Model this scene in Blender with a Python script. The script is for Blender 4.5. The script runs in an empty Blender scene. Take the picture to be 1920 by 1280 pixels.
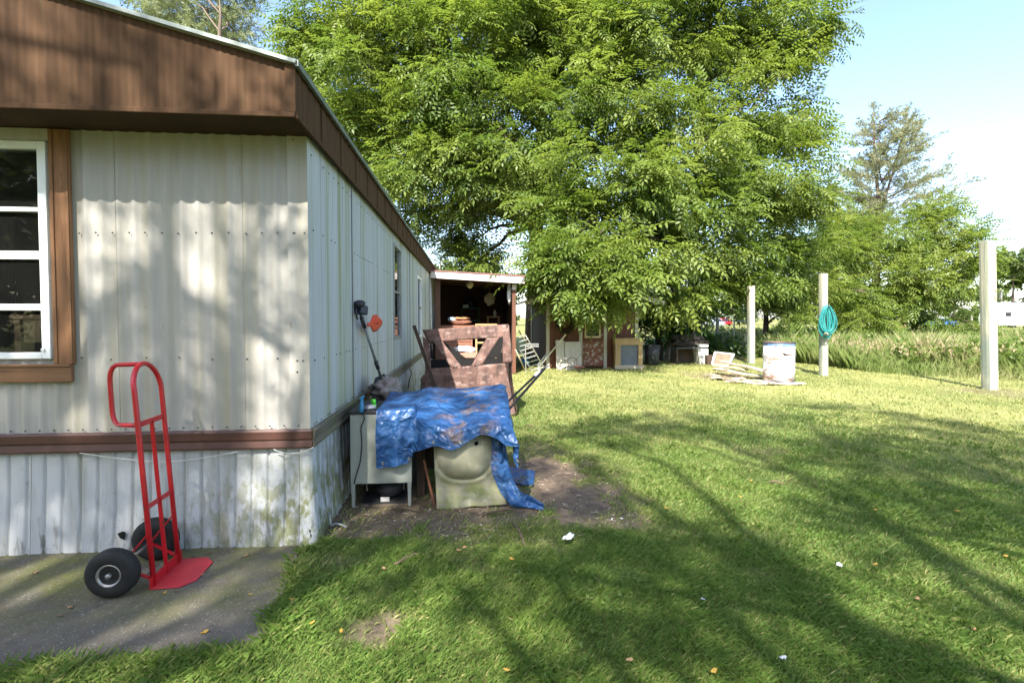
import bpy, math, random
import numpy as np
from mathutils import Vector, Matrix, noise

random.seed(7)
rng = np.random.default_rng(7)
R = math.radians
scene = bpy.context.scene
col = scene.collection

# ------------------------------------------------------------------ camera
F, CX, CY = 950.0, 960.0, 625.4
YAW, PITCH, EYE = math.atan(80 / 950), R(1.77), 1.5
cam_d = bpy.data.cameras.new('camera')
cam = bpy.data.objects.new('camera', cam_d)
col.objects.link(cam)
cam.location = (0, 0, EYE)
cam.rotation_euler = (math.pi / 2 - PITCH, 0, -YAW)
cam_d.sensor_width = 36
cam_d.lens = 36 * F / 1920
cam_d.shift_y = (CY - 640) / 1920
cam_d.clip_start = 0.05
cam_d.clip_end = 2000
scene.camera = cam

# ------------------------------------------------------------------ sky, sun, exposure
SUN_AZ, SUN_EL = R(19), R(47)          # azimuth: how far the light travels to the right of +Y
world = bpy.data.worlds.new('World')
scene.world = world
world.use_nodes = True
wn = world.node_tree
bg = wn.nodes['Background']
sky = wn.nodes.new('ShaderNodeTexSky')
sky.sky_type = 'NISHITA'
sky.sun_disc = False
sky.sun_elevation = SUN_EL
sky.sun_rotation = math.pi + SUN_AZ
sky.air_density = 1.0
sky.dust_density = 1.2
sky.ozone_density = 1.0
wn.links.new(sky.outputs[0], bg.inputs[0])
bg.inputs[1].default_value = 0.15
sun_d = bpy.data.lights.new('sun', 'SUN')
sun_d.energy = 5.0
sun_d.angle = R(0.53)
sun_d.color = (1.0, 0.95, 0.86)
sun = bpy.data.objects.new('sun', sun_d)
col.objects.link(sun)
sd = Vector((math.sin(SUN_AZ) * math.cos(SUN_EL), math.cos(SUN_AZ) * math.cos(SUN_EL), -math.sin(SUN_EL)))
sun.rotation_euler = sd.to_track_quat('-Z', 'Y').to_euler()
sun.location = (-6, -14, 20)
scene.view_settings.view_transform = 'Standard'
scene.view_settings.look = 'None'
scene.view_settings.gamma = 1
scene.view_settings.exposure = 1.65
scene.render.engine = 'CYCLES'

# ------------------------------------------------------------------ pixel helpers (photo pixels of 1920x1280)
FW = Vector((math.sin(YAW) * math.cos(PITCH), math.cos(YAW) * math.cos(PITCH), -math.sin(PITCH)))
RT = Vector((math.cos(YAW), -math.sin(YAW), 0))
UP = RT.cross(FW)
EYEP = Vector((0, 0, EYE))
def ray(px, py): return FW + RT * ((px - CX) / F) + UP * ((CY - py) / F)
def P(px, py, D): return EYEP + ray(px, py) * D
def onZ(px, py, z=0.0):
    r = ray(px, py); return EYEP + r * ((z - EYE) / r.z)
G = onZ
def onY(px, py, y):
    r = ray(px, py); return EYEP + r * (y / r.y)
def onX(px, py, x):
    r = ray(px, py); return EYEP + r * (x / r.x)
def onPlane(px, py, p, n):
    r = ray(px, py); return EYEP + r * ((p - EYEP).dot(n) / r.dot(n))
def col_at(px, D):                       # ground position in column px at camera depth D
    p = P(px, 596, D); return Vector((p.x, p.y, 0))
V = Vector

# ------------------------------------------------------------------ mesh builder
ORG = {}
class MB:
    def __init__(self): self.v = []; self.f = []
    def add(self, vs, fs):
        b = len(self.v); self.v += [tuple(x) for x in vs]; self.f += [tuple(i + b for i in f) for f in fs]; return self
    def box(self, c, s, rot=None):
        c = V(c); h = V(s) / 2; vs = []
        for x in (-1, 1):
            for y in (-1, 1):
                for z in (-1, 1):
                    p = V((x * h.x, y * h.y, z * h.z))
                    vs.append(c + (rot @ p if rot else p))
        return self.add(vs, [(0, 1, 3, 2), (4, 6, 7, 5), (0, 4, 5, 1), (2, 3, 7, 6), (0, 2, 6, 4), (1, 5, 7, 3)])
    def bb(self, a, b):                  # box between two corners
        a = V(a); b = V(b)
        return self.box((a + b) / 2, [abs(b[i] - a[i]) for i in range(3)])
    def bar(self, p, q, w, h, up=(0, 0, 1)):
        p = V(p); q = V(q); d = (q - p); L = d.length; d.normalize(); u = V(up)
        if abs(d.dot(u)) > .98: u = V((0, 1, 0))
        s = d.cross(u).normalized(); u = s.cross(d)
        rot = Matrix((d, s, u)).transposed()
        return self.box((p + q) / 2, (L, w, h), rot)
    def tube(self, pts, r, n=8, closed=False, caps=True):
        pts = [V(p) for p in pts]; m = len(pts)
        rs = r if isinstance(r, (list, tuple)) else [r] * m
        vs = []; fs = []; prev = None
        for i, p in enumerate(pts):
            if closed: t = pts[(i + 1) % m] - pts[i - 1]
            else: t = pts[min(i + 1, m - 1)] - pts[max(i - 1, 0)]
            t.normalize()
            if prev is None:
                a = V((0, 0, 1)) if abs(t.z) < .9 else V((1, 0, 0))
                u = t.cross(a).normalized()
            else:
                u = (prev - t * prev.dot(t))
                u = u.normalized() if u.length > 1e-6 else t.orthogonal().normalized()
            prev = u; w = t.cross(u)
            for k in range(n):
                a = 2 * math.pi * k / n
                vs.append(p + (u * math.cos(a) + w * math.sin(a)) * rs[i])
        for i in range(m if closed else m - 1):
            for k in range(n):
                a = i * n + k; b = i * n + (k + 1) % n; j = ((i + 1) % m) * n
                fs.append((a, b, j + (k + 1) % n, j + k))
        if caps and not closed:
            fs.append(tuple(range(n - 1, -1, -1))); fs.append(tuple((m - 1) * n + k for k in range(n)))
        return self.add(vs, fs)
    def lathe(self, prof, n, o, axis=(0, 0, 1)):
        o = V(o); q = V(axis).to_track_quat('Z', 'Y').to_matrix(); vs = []; fs = []; m = len(prof)
        for r, z in prof:
            for k in range(n):
                a = 2 * math.pi * k / n
                vs.append(o + q @ V((r * math.cos(a), r * math.sin(a), z)))
        for i in range(m - 1):
            for k in range(n):
                fs.append((i * n + k, i * n + (k + 1) % n, (i + 1) * n + (k + 1) % n, (i + 1) * n + k))
        if prof[0][0] > 1e-4: fs.append(tuple(range(n - 1, -1, -1)))
        if prof[-1][0] > 1e-4: fs.append(tuple((m - 1) * n + k for k in range(n)))
        return self.add(vs, fs)
    def grid(self, rows):                # rows of points
        h = len(rows); w = len(rows[0])
        return self.add([p for r in rows for p in r],
                        [(i * w + j, i * w + j + 1, (i + 1) * w + j + 1, (i + 1) * w + j) for i in range(h - 1) for j in range(w - 1)])
    def prism(self, poly, d):            # planar polygon extruded by vector d
        n = len(poly); d = V(d); vs = [V(p) for p in poly] + [V(p) + d for p in poly]
        return self.add(vs, [tuple(range(n - 1, -1, -1)), tuple(range(n, 2 * n))] + [(i, (i + 1) % n, n + (i + 1) % n, n + i) for i in range(n)])
    def blob(self, c, s, seed=0, amp=.25, n=14, m=9, flat=None, fs=2.0):
        c = V(c); rows = []
        for i in range(m + 1):
            t = math.pi * i / m; row = []
            for k in range(n + 1):
                a = 2 * math.pi * (k % n) / n
                d = V((math.sin(t) * math.cos(a), math.sin(t) * math.sin(a), math.cos(t)))
                q = 1 + amp * noise.noise(d * fs + V((seed * 7.3, seed * 3.1, 0)))
                p = V((d.x * s[0] * q, d.y * s[1] * q, d.z * s[2] * q))
                if flat is not None: p.z = max(p.z, flat)
                row.append(c + p)
            rows.append(row)
        return self.grid(rows)
    def build(self, name, mat, parent=None, smooth=False, bevel=0, solid=0, subd=0):
        me = bpy.data.meshes.new(name); o = bpy.data.objects.new(name, me); col.objects.link(o)
        if parent is not None:
            org = ORG[parent.name]; o.parent = parent
        else:
            a = np.array(self.v); org = V((float((a[:, 0].min() + a[:, 0].max()) / 2), float((a[:, 1].min() + a[:, 1].max()) / 2), float(a[:, 2].min())))
            o.location = org
        ORG[o.name] = org
        me.from_pydata([(x - org.x, y - org.y, z - org.z) for x, y, z in self.v], [], self.f)
        me.materials.append(M[mat] if isinstance(mat, str) else mat)
        if smooth: me.shade_smooth()
        if bevel:
            md = o.modifiers.new('bevel', 'BEVEL'); md.width = bevel; md.segments = 2; md.limit_method = 'ANGLE'
        if solid:
            md = o.modifiers.new('solid', 'SOLIDIFY'); md.thickness = solid; md.offset = 0
        if subd:
            md = o.modifiers.new('sub', 'SUBSURF'); md.levels = subd; md.render_levels = subd
        return o
def tag(o, label, cat, group=None):
    o['label'] = label; o['category'] = cat
    if group: o['group'] = group
    return o
def thing(name, loc, label, cat, group=None):
    o = bpy.data.objects.new(name, None); col.objects.link(o); o.location = V(loc); o.empty_display_size = .1
    ORG[o.name] = V(loc)
    return tag(o, label, cat, group)
def struct(o): o['kind'] = 'structure'; return o

# ------------------------------------------------------------------ materials
M = {}
def newmat(name):
    m = bpy.data.materials.new(name); m.use_nodes = True; M[name] = m
    nt = m.node_tree; return m, nt, nt.nodes['Principled BSDF']
def nd(nt, t, **kw):
    n = nt.nodes.new(t)
    for k, v in kw.items(): setattr(n, k, v)
    return n
def noise_fac(nt, scale, stretch=(1, 1, 1), lo=.35, hi=.65, detail=5, off=0.0, rough=.6):
    g = nd(nt, 'ShaderNodeNewGeometry'); mp = nd(nt, 'ShaderNodeMapping')
    mp.inputs['Scale'].default_value = stretch; mp.inputs['Location'].default_value = (off, off * .7, off * 1.3)
    nt.links.new(g.outputs['Position'], mp.inputs['Vector'])
    t = nd(nt, 'ShaderNodeTexNoise'); t.inputs['Scale'].default_value = scale; t.inputs['Detail'].default_value = detail
    t.inputs['Roughness'].default_value = rough
    nt.links.new(mp.outputs[0], t.inputs['Vector'])
    mr = nd(nt, 'ShaderNodeMapRange'); mr.inputs[1].default_value = lo; mr.inputs[2].default_value = hi
    nt.links.new(t.outputs[0], mr.inputs[0])
    return mr.outputs[0], t.outputs[0]
def axis_fac(nt, axis, a, b):            # 0 at a, 1 at b along a world axis
    g = nd(nt, 'ShaderNodeNewGeometry'); s = nd(nt, 'ShaderNodeSeparateXYZ')
    nt.links.new(g.outputs['Position'], s.inputs[0])
    mr = nd(nt, 'ShaderNodeMapRange'); mr.inputs[1].default_value = a; mr.inputs[2].default_value = b
    nt.links.new(s.outputs['XYZ'.index(axis)], mr.inputs[0])
    return mr.outputs[0]
def mul(nt, a, b):
    n = nd(nt, 'ShaderNodeMath', operation='MULTIPLY'); nt.links.new(a, n.inputs[0])
    if isinstance(b, float): n.inputs[1].default_value = b
    else: nt.links.new(b, n.inputs[1])
    return n.outputs[0]
def mixc(nt, fac, a, b):
    n = nd(nt, 'ShaderNodeMix', data_type='RGBA')
    if isinstance(fac, float): n.inputs[0].default_value = fac
    else: nt.links.new(fac, n.inputs[0])
    for v, i in ((a, 6), (b, 7)):
        if isinstance(v, (tuple, list)): n.inputs[i].default_value = (*v, 1)
        else: nt.links.new(v, n.inputs[i])
    return n.outputs[2]
def mat(name, c1, c2=None, scale=6, stretch=(1, 1, 1), rough=.7, bump=0.0, bscale=None, metal=0, spec=.4, stains=(), lo=.35, hi=.65, bdist=.01):
    m, nt, b = newmat(name)
    f, raw = noise_fac(nt, scale, stretch, lo, hi)
    c = mixc(nt, f, c1, c2 or tuple(x * .75 for x in c1))
    for k, s in enumerate(stains):       # (colour, scale, stretch, lo, hi, amount, [(axis,a,b)...])
        sf, _ = noise_fac(nt, s[1], s[2], s[3], s[4], off=3.7 * (k + 1))
        sf = mul(nt, sf, float(s[5]))
        for ax in (s[6] if len(s) > 6 else ()): sf = mul(nt, sf, axis_fac(nt, *ax))
        c = mixc(nt, sf, c, s[0])
    nt.links.new(c, b.inputs['Base Color'])
    b.inputs['Roughness'].default_value = rough; b.inputs['Metallic'].default_value = metal
    b.inputs['Specular IOR Level'].default_value = spec
    if bump:
        _, h = noise_fac(nt, bscale or scale * 5, stretch)
        bp = nd(nt, 'ShaderNodeBump'); bp.inputs['Strength'].default_value = bump; bp.inputs['Distance'].default_value = bdist
        nt.links.new(h, bp.inputs['Height']); nt.links.new(bp.outputs[0], b.inputs['Normal'])
    return m
def leafmat(name, c1, c2, c3=None, trans=.4, rough=.5, attr=None):
    m, nt, b = newmat(name)
    g = nd(nt, 'ShaderNodeNewGeometry')
    c = mixc(nt, g.outputs['Random Per Island'], c1, c2)
    if c3:
        f, _ = noise_fac(nt, .55, (1, 1, 1), .45, .7, detail=2)
        c = mixc(nt, f, c, c3)
    if attr:
        a = nd(nt, 'ShaderNodeAttribute', attribute_name=attr[0])
        c = mixc(nt, a.outputs['Fac'], c, attr[1])
    nt.links.new(c, b.inputs['Base Color']); b.inputs['Roughness'].default_value = rough
    b.inputs['Specular IOR Level'].default_value = .35
    t = nd(nt, 'ShaderNodeBsdfTranslucent')
    hs = nd(nt, 'ShaderNodeHueSaturation'); hs.inputs['Value'].default_value = 1.5; hs.inputs['Saturation'].default_value = 1.1
    nt.links.new(c, hs.inputs['Color']); nt.links.new(hs.outputs[0], t.inputs['Color'])
    mx = nd(nt, 'ShaderNodeMixShader'); mx.inputs[0].default_value = trans
    nt.links.new(b.outputs[0], mx.inputs[1]); nt.links.new(t.outputs[0], mx.inputs[2])
    nt.links.new(mx.outputs[0], nt.nodes['Material Output'].inputs['Surface'])
    return m
def glassmat(name, tint=(.9, .95, .93), ior=1.5, dirt=.012):
    m, nt, b = newmat(name); nt.nodes.remove(b)
    fr = nd(nt, 'ShaderNodeFresnel'); fr.inputs[0].default_value = ior
    tr = nd(nt, 'ShaderNodeBsdfTransparent'); tr.inputs[0].default_value = (*tint, 1)
    gl = nd(nt, 'ShaderNodeBsdfGlossy'); gl.inputs['Roughness'].default_value = .01
    df = nd(nt, 'ShaderNodeBsdfDiffuse'); df.inputs[0].default_value = (.5, .5, .48, 1)
    mx = nd(nt, 'ShaderNodeMixShader'); nt.links.new(fr.outputs[0], mx.inputs[0]); nt.links.new(tr.outputs[0], mx.inputs[1]); nt.links.new(gl.outputs[0], mx.inputs[2])
    m2 = nd(nt, 'ShaderNodeMixShader'); m2.inputs[0].default_value = dirt
    nt.links.new(mx.outputs[0], m2.inputs[1]); nt.links.new(df.outputs[0], m2.inputs[2])
    nt.links.new(m2.outputs[0], nt.nodes['Material Output'].inputs['Surface'])
    return m

ALG = (.16, .17, .05); GRIME = (.12, .10, .07)
mat('siding_front', (.385, .368, .335), (.335, .32, .29), 5, (3, 3, .25), .5, .15, 30, stains=[
    ((.33, .295, .19), 3.0, (3, 3, .10), .48, .68, .6), (GRIME, 26, (1, 1, .3), .66, .78, .5), ((.35, .33, .22), 2.2, (2, 2, .3), .5, .8, .5, [('Z', 1.9, 2.7)])])
mat('siding_side', (.46, .475, .485), (.40, .415, .42), 5, (3, 3, .2), .45, .1, 30, stains=[
    ((.24, .26, .10), 1.6, (3, 3, .05), .48, .64, .8), (GRIME, 4, (4, 4, .06), .57, .70, .7), ((.3, .32, .15), 2, (2, 2, .3), .4, .7, .7, [('Z', 1.5, .7)])])
mat('skirting', (.48, .49, .495), (.41, .42, .425), 5, (2, 2, .4), .5, .1, 30, stains=[
    (ALG, 9, (1.5, 1, .8), .47, .56, .85, [('X', -2.0, -1.1), ('Z', .75, .3)]), (ALG, 22, (1, 1, .5), .5, .62, .8, [('X', -2.6, -1.2), ('Z', .6, .1)]),
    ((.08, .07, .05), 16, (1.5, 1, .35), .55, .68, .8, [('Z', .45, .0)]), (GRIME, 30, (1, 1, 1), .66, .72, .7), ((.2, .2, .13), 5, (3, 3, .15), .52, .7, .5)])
mat('fascia_brown', (.092, .05, .026), (.064, .035, .019), 6, (4, 4, .3), .8, .1, 30, spec=.12, stains=[
    ((.06, .035, .025), 7, (2, 2, .5), .58, .72, .6), ((.07, .06, .03), 12, (5, 5, .15), .6, .75, .5)])
mat('soffit', (.06, .038, .026), (.045, .028, .02), 5, rough=.85, spec=.1)
mat('belt_brown', (.10, .046, .034), (.072, .034, .026), 8, (.4, 2, 2), .45, .1, 40, stains=[((.05, .035, .025), 9, (.6, 1, 2), .58, .72, .6)])
mat('belt_side', (.17, .14, .10), (.10, .085, .06), 7, (2, .4, 2), .75, .2, 40, stains=[((.12, .13, .04), 4, (1, .5, 1), .45, .7, .7)])
mat('drip_metal', (.24, .27, .25), (.14, .16, .14), 12, (1, 1, 1), .45, metal=.4)
mat('roof_metal', (.35, .35, .33), (.25, .25, .23), 3, rough=.6)
mat('vinyl_white', (.80, .81, .80), (.74, .76, .75), 6, rough=.35)
mat('trim_wood', (.26, .125, .055), (.17, .08, .036), 5, (5, 5, .35), .7, .35, 25, stains=[((.08, .04, .02), 14, (3, 3, .4), .62, .72, .8)])
mat('trim_sill', (.26, .13, .06), (.17, .085, .04), 5, (.35, 5, 5), .7, .35, 25, stains=[((.08, .04, .02), 14, (.4, 3, 3), .62, .72, .8)])
mat('inner_panel', (.10, .07, .05), (.07, .05, .035), 4, (3, 3, .3), .8)
mat('curtain_purple', (.05, .045, .10), (.035, .03, .07), 6, (8, 8, .3), .9)
mat('reflection_yellow', (.42, .40, .16), (.34, .32, .12), 6, rough=.8)  # olive-yellow reflection of an upper side pane put into colour
mat('curtain_blue', (.05, .07, .22), (.10, .10, .16), 12, rough=.9)
mat('oak', (.34, .21, .10), (.25, .15, .07), 5, (1, 4, 4), .6, .2)
mat('concrete', (.135, .115, .09), (.092, .08, .065), 7, rough=.9, bump=.6, bscale=90, stains=[
    ((.12, .125, .03), 3.2, (1, 1, 1), .34, .58, .85, [('Y', 2.35, 2.95)]), ((.09, .07, .05), 9, (1, 1, 1), .55, .7, .7),
    ((.36, .34, .30), 95, (1, 1, 1), .60, .68, .75), ((.05, .045, .04), 60, (1, 1, 1), .68, .74, .8)])
mat('red_paint', (.50, .012, .02), (.40, .01, .016), 9, rough=.32, spec=.5, stains=[((.10, .03, .02), 38, (1, 1, .6), .62, .68, .8), ((.55, .12, .1), 12, (1, 1, .3), .6, .75, .4)])
mat('red_plate', (.50, .035, .045), (.42, .03, .04), 12, rough=.45, stains=[((.3, .08, .06), 26, (1, 1, 1), .6, .72, .7)])
mat('rubber', (.011, .011, .0105), (.018, .017, .016), 20, rough=.75, bump=.2, bscale=120)
mat('steel', (.45, .44, .42), (.30, .28, .26), 15, rough=.4, metal=.8, stains=[((.20, .10, .05), 20, (1, 1, 1), .58, .72, .7)])
mat('sticker', (.6, .6, .58), (.4, .38, .36), 40, rough=.5)
mat('black_void', (.004, .004, .004), rough=1)
mat('wire_white', (.6, .58, .52), rough=.5)
mat('appliance', (.33, .35, .31), (.28, .30, .26), 5, rough=.45, stains=[((.25, .22, .14), 16, (1, 1, .5), .62, .74, .5), ((.2, .18, .1), 4, (1, 1, 1), .4, .7, .5, [('Z', .3, .0)])])
mat('appliance_dark', (.04, .04, .04), (.02, .02, .02), 10, rough=.6)
mat('cultured', (.36, .34, .235), (.28, .265, .18), 6, rough=.55, bump=.2, bscale=30, stains=[
    ((.24, .21, .16), 5, (1, 1, 1), .5, .66, .8, [('Z', .42, .28)]), ((.20, .23, .05), 7, (1, 1, 1), .42, .6, .85, [('Z', .34, .08)]), ((.55, .54, .42), 14, (1, 1, 1), .55, .7, .5)])
mat('dark_wood', (.07, .045, .03), (.04, .028, .02), 6, (1, 1, .3), .8)
mat('red_board', (.22, .085, .04), (.15, .06, .03), 6, (2, 2, .4), .75)
mat('taupe_cloth', (.27, .22, .19), (.20, .165, .145), 10, rough=.9, bump=.4, bscale=60)
mat('plastic_black', (.015, .016, .02), (.025, .025, .03), 20, rough=.45)
mat('plastic_navy', (.02, .03, .07), rough=.4)
mat('plastic_red', (.62, .055, .03), (.55, .045, .025), 10, rough=.35)
mat('grey_tube', (.20, .20, .19), (.15, .15, .14), 10, rough=.4, metal=.5)
mat('plastic_blue', (.04, .22, .42), rough=.4)
mat('plastic_green', (.10, .62, .05), rough=.4)
mat('foam_grey', (.32, .33, .36), (.2, .2, .25), 30, rough=.8)
mat('black_metal', (.02, .02, .022), rough=.4, metal=.3)
mat('handle_grip', (.5, .48, .47), (.4, .38, .38), 20, rough=.7)
mat('camo', (.20, .115, .092), (.11, .06, .05), 7, (1, 1, .8), .85, .35, 25, stains=[
    ((.05, .034, .03), 6, (1.6, 1.6, .6), .48, .66, .8), ((.40, .29, .25), 8, (1, 1, 1.6), .52, .70, .6), ((.04, .026, .024), 17, (1.5, 1.5, .45), .56, .68, .6)])
mat('mottled_door', (.22, .085, .046), (.16, .062, .034), 5, (3, 3, .35), .75, .2, stains=[((.45, .43, .38), 9, (1, 1, 1), .50, .62, .8)])  # red-brown base with scattered off-white blotches
mat('screen_mesh', (.20, .15, .10), (.13, .10, .07), 8, rough=.9)
mat('cloth_faded', (.42, .17, .13), (.35, .14, .1), 12, rough=.9)
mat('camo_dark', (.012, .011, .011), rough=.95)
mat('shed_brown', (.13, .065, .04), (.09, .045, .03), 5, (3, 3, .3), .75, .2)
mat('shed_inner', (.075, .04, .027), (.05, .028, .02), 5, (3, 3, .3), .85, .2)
mat('shed_white', (.62, .56, .52), (.52, .46, .42), 6, (.4, 2, 2), .6, stains=[((.3, .2, .16), 8, (1, 1, 1), .58, .72, .5)])
mat('shed_roof', (.26, .12, .11), (.2, .1, .09), 6, rough=.6)
mat('cottage_red', (.15, .06, .034), (.105, .043, .026), 5, (3, 3, .35), .75, .2)
mat('cottage_white', (.50, .47, .39), (.42, .39, .32), 8, (2, 2, .4), .6, stains=[((.25, .2, .12), 10, (1, 1, .4), .58, .7, .6)])
mat('cream_frame', (.60, .52, .30), (.5, .42, .24), 8, rough=.6)
mat('tan_wood', (.42, .29, .14), (.34, .23, .11), 6, (2, 2, .5), .7, .2)
mat('slate_panel', (.13, .155, .175), (.11, .13, .15), 5, rough=.55)
mat('bin_grey', (.045, .05, .052), (.035, .038, .04), 8, rough=.55)
mat('old_white', (.62, .62, .58), (.5, .5, .46), 6, rough=.5, stains=[((.3, .24, .15), 9, (1, 1, .5), .56, .72, .6)])
mat('paper_white', (.72, .72, .72), (.62, .62, .64), 20, rough=.8)
mat('aluminium', (.62, .63, .63), (.5, .5, .5), 15, rough=.35, metal=.75)
mat('pale_wood', (.52, .44, .32), (.42, .35, .25), 6, (1, 1, 1), .8, .3)
mat('plank_wood', (.50, .42, .32), (.36, .29, .21), 5, (2, 2, 2), .85, .4, 20, stains=[((.16, .10, .06), 6, (1, 1, 1), .55, .7, .7)])
mat('post_wood', (.50, .46, .34), (.40, .37, .27), 4, (7, 7, .25), .85, .4, 12, stains=[
    ((.24, .27, .19), 3, (5, 5, .12), .48, .62, .7), ((.13, .11, .08), 8, (9, 9, .15), .62, .72, .8), ((.22, .26, .22), 2, (1, 1, .6), .38, .55, .85, [('Z', 2.1, 1.4), ('X', 6, 9)])])  # last entry: damp and shade of the tall post's lower part put into colour
mat('hose', (.03, .24, .23), (.025, .19, .19), 10, rough=.4)
mat('rope_tan', (.4, .3, .2), rough=.9)
mat('drum_white', (.74, .75, .77), (.68, .69, .7), 6, rough=.45, stains=[
    ((.30, .11, .04), 5, (1, 1, 1.6), .54, .62, .85, [('X', 5.55, 5.72)]), ((.34, .13, .05), 4, (1, 1, 5), .48, .58, .8, [('Z', .34, .12)]), ((.35, .16, .07), 7, (1, 1, 2.4), .62, .68, .5)])
mat('drum_blue', (.10, .22, .48), (.2, .32, .52), 9, rough=.45, stains=[((.3, .12, .05), 9, (1, 1, 1), .6, .68, .8)])
mat('drum_rim', (.05, .045, .05), (.12, .07, .05), 12, rough=.6)
mat('bark', (.17, .125, .095), (.10, .075, .058), 4, (4, 4, .6), .9, .7, 14, bdist=.03)
mat('bark_dark', (.075, .055, .042), (.045, .035, .027), 4, (4, 4, .6), .9, .7, 14, bdist=.03)
mat('bark_pale', (.30, .28, .25), (.2, .18, .16), 4, (4, 4, .6), .9, .5, 14)
mat('chrome_dark', (.1, .1, .11), rough=.3, metal=.8)
mat('wreath', (.028, .022, .017), (.05, .038, .026), 30, rough=.9)
mat('log_bark', (.2, .14, .1), (.5, .42, .34), 10, rough=.9, bump=.5)
mat('charcoal_heap', (.022, .019, .017), (.05, .04, .03), 14, rough=.95, bump=.6)
mat('car_white', (.78, .78, .8), rough=.3); mat('car_silver', (.42, .46, .5), rough=.3, metal=.3); mat('car_red', (.55, .02, .03), rough=.3); mat('car_blue', (.05, .16, .5), rough=.35)
mat('rv_white', (.80, .80, .80), (.74, .74, .74), 2, rough=.45)
mat('car_glass', (.02, .025, .03), rough=.1)
mat('brick_red', (.34, .15, .10), (.26, .11, .08), 9, rough=.85)
mat('galv', (.36, .37, .36), (.28, .29, .28), 12, rough=.5, metal=.5)
mat('cloth_brown', (.20, .08, .05), (.15, .06, .04), 9, rough=.9, bump=.3)
mat('cloth_orange', (.55, .26, .12), rough=.9); mat('cloth_sky', (.42, .62, .74), rough=.9)
mat('cloth_cream', (.62, .56, .40), (.52, .46, .33), 9, rough=.9)
mat('dresser_brown', (.27, .12, .075), (.2, .09, .055), 5, (1, 1, 3), .6)
mat('teal', (.03, .18, .18), rough=.5)
mat('leaf_yellow', (.45, .30, .05), (.36, .2, .04), 30, rough=.7)
mat('leaf_tan', (.42, .25, .12), (.34, .2, .1), 30, rough=.8)
mat('twig', (.16, .11, .07), (.1, .07, .05), 10, rough=.9)
mat('paper_blue', (.62, .70, .78), (.74, .76, .8), 14, rough=.7)
glassmat('glass')
leafmat('leaf_big', (.06, .105, .02), (.12, .175, .035), None, .42, attr=('dry', (.20, .245, .05)))
leafmat('leaf_sap', (.09, .15, .025), (.15, .21, .045), None, .45, attr=('dry', (.22, .26, .06)))
leafmat('leaf_far', (.075, .115, .035), (.13, .17, .055), None, .38)
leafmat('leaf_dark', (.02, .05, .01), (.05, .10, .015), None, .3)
leafmat('leaf_willow', (.14, .17, .075), (.23, .25, .13), None, .4)
leafmat('needle', (.18, .21, .10), (.30, .285, .17), None, .35, .7)
leafmat('grass', (.076, .15, .024), (.155, .235, .052), (.14, .212, .042), .38, .55, attr=('dry', (.40, .37, .15)))
leafmat('seed', (.50, .40, .26), (.36, .28, .17), None, .35, .8)
leafmat('weed', (.13, .19, .045), (.22, .27, .085), (.26, .27, .11), .42, .6, attr=('dry', (.52, .43, .26)))

# ground
def ground_mat():
    m, nt, b = newmat('ground')
    f, _ = noise_fac(nt, 9, (1, 1, 1), .3, .7)
    c = mixc(nt, f, (.06, .085, .018), (.115, .135, .035))
    f2, _ = noise_fac(nt, .9, (1, 1, 1), .4, .65)
    c = mixc(nt, mul(nt, f2, .5), c, (.14, .13, .045))
    ad = nd(nt, 'ShaderNodeAttribute', attribute_name='dry')
    f5, _ = noise_fac(nt, 4, (1, 1, 1), .3, .7)
    straw = mixc(nt, f5, (.34, .32, .13), (.25, .26, .085))
    c = mixc(nt, ad.outputs['Fac'], c, straw)
    a = nd(nt, 'ShaderNodeAttribute', attribute_name='dirt')
    f3, _ = noise_fac(nt, 14, (1, 1, 1), .3, .7)
    dirt = mixc(nt, f3, (.095, .066, .048), (.19, .145, .105))
    f4, _ = noise_fac(nt, 70, (1, 1, 1), .66, .72)
    dirt = mixc(nt, mul(nt, f4, .6), dirt, (.42, .38, .32))
    c = mixc(nt, a.outputs['Fac'], c, dirt)
    nt.links.new(c, b.inputs['Base Color']); b.inputs['Roughness'].default_value = .95; b.inputs['Specular IOR Level'].default_value = .15
    _, h = noise_fac(nt, 45, (1, 1, 1)); bp = nd(nt, 'ShaderNodeBump'); bp.inputs['Strength'].default_value = .7; bp.inputs['Distance'].default_value = .02
    nt.links.new(h, bp.inputs['Height']); nt.links.new(bp.outputs[0], b.inputs['Normal'])
ground_mat()

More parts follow.
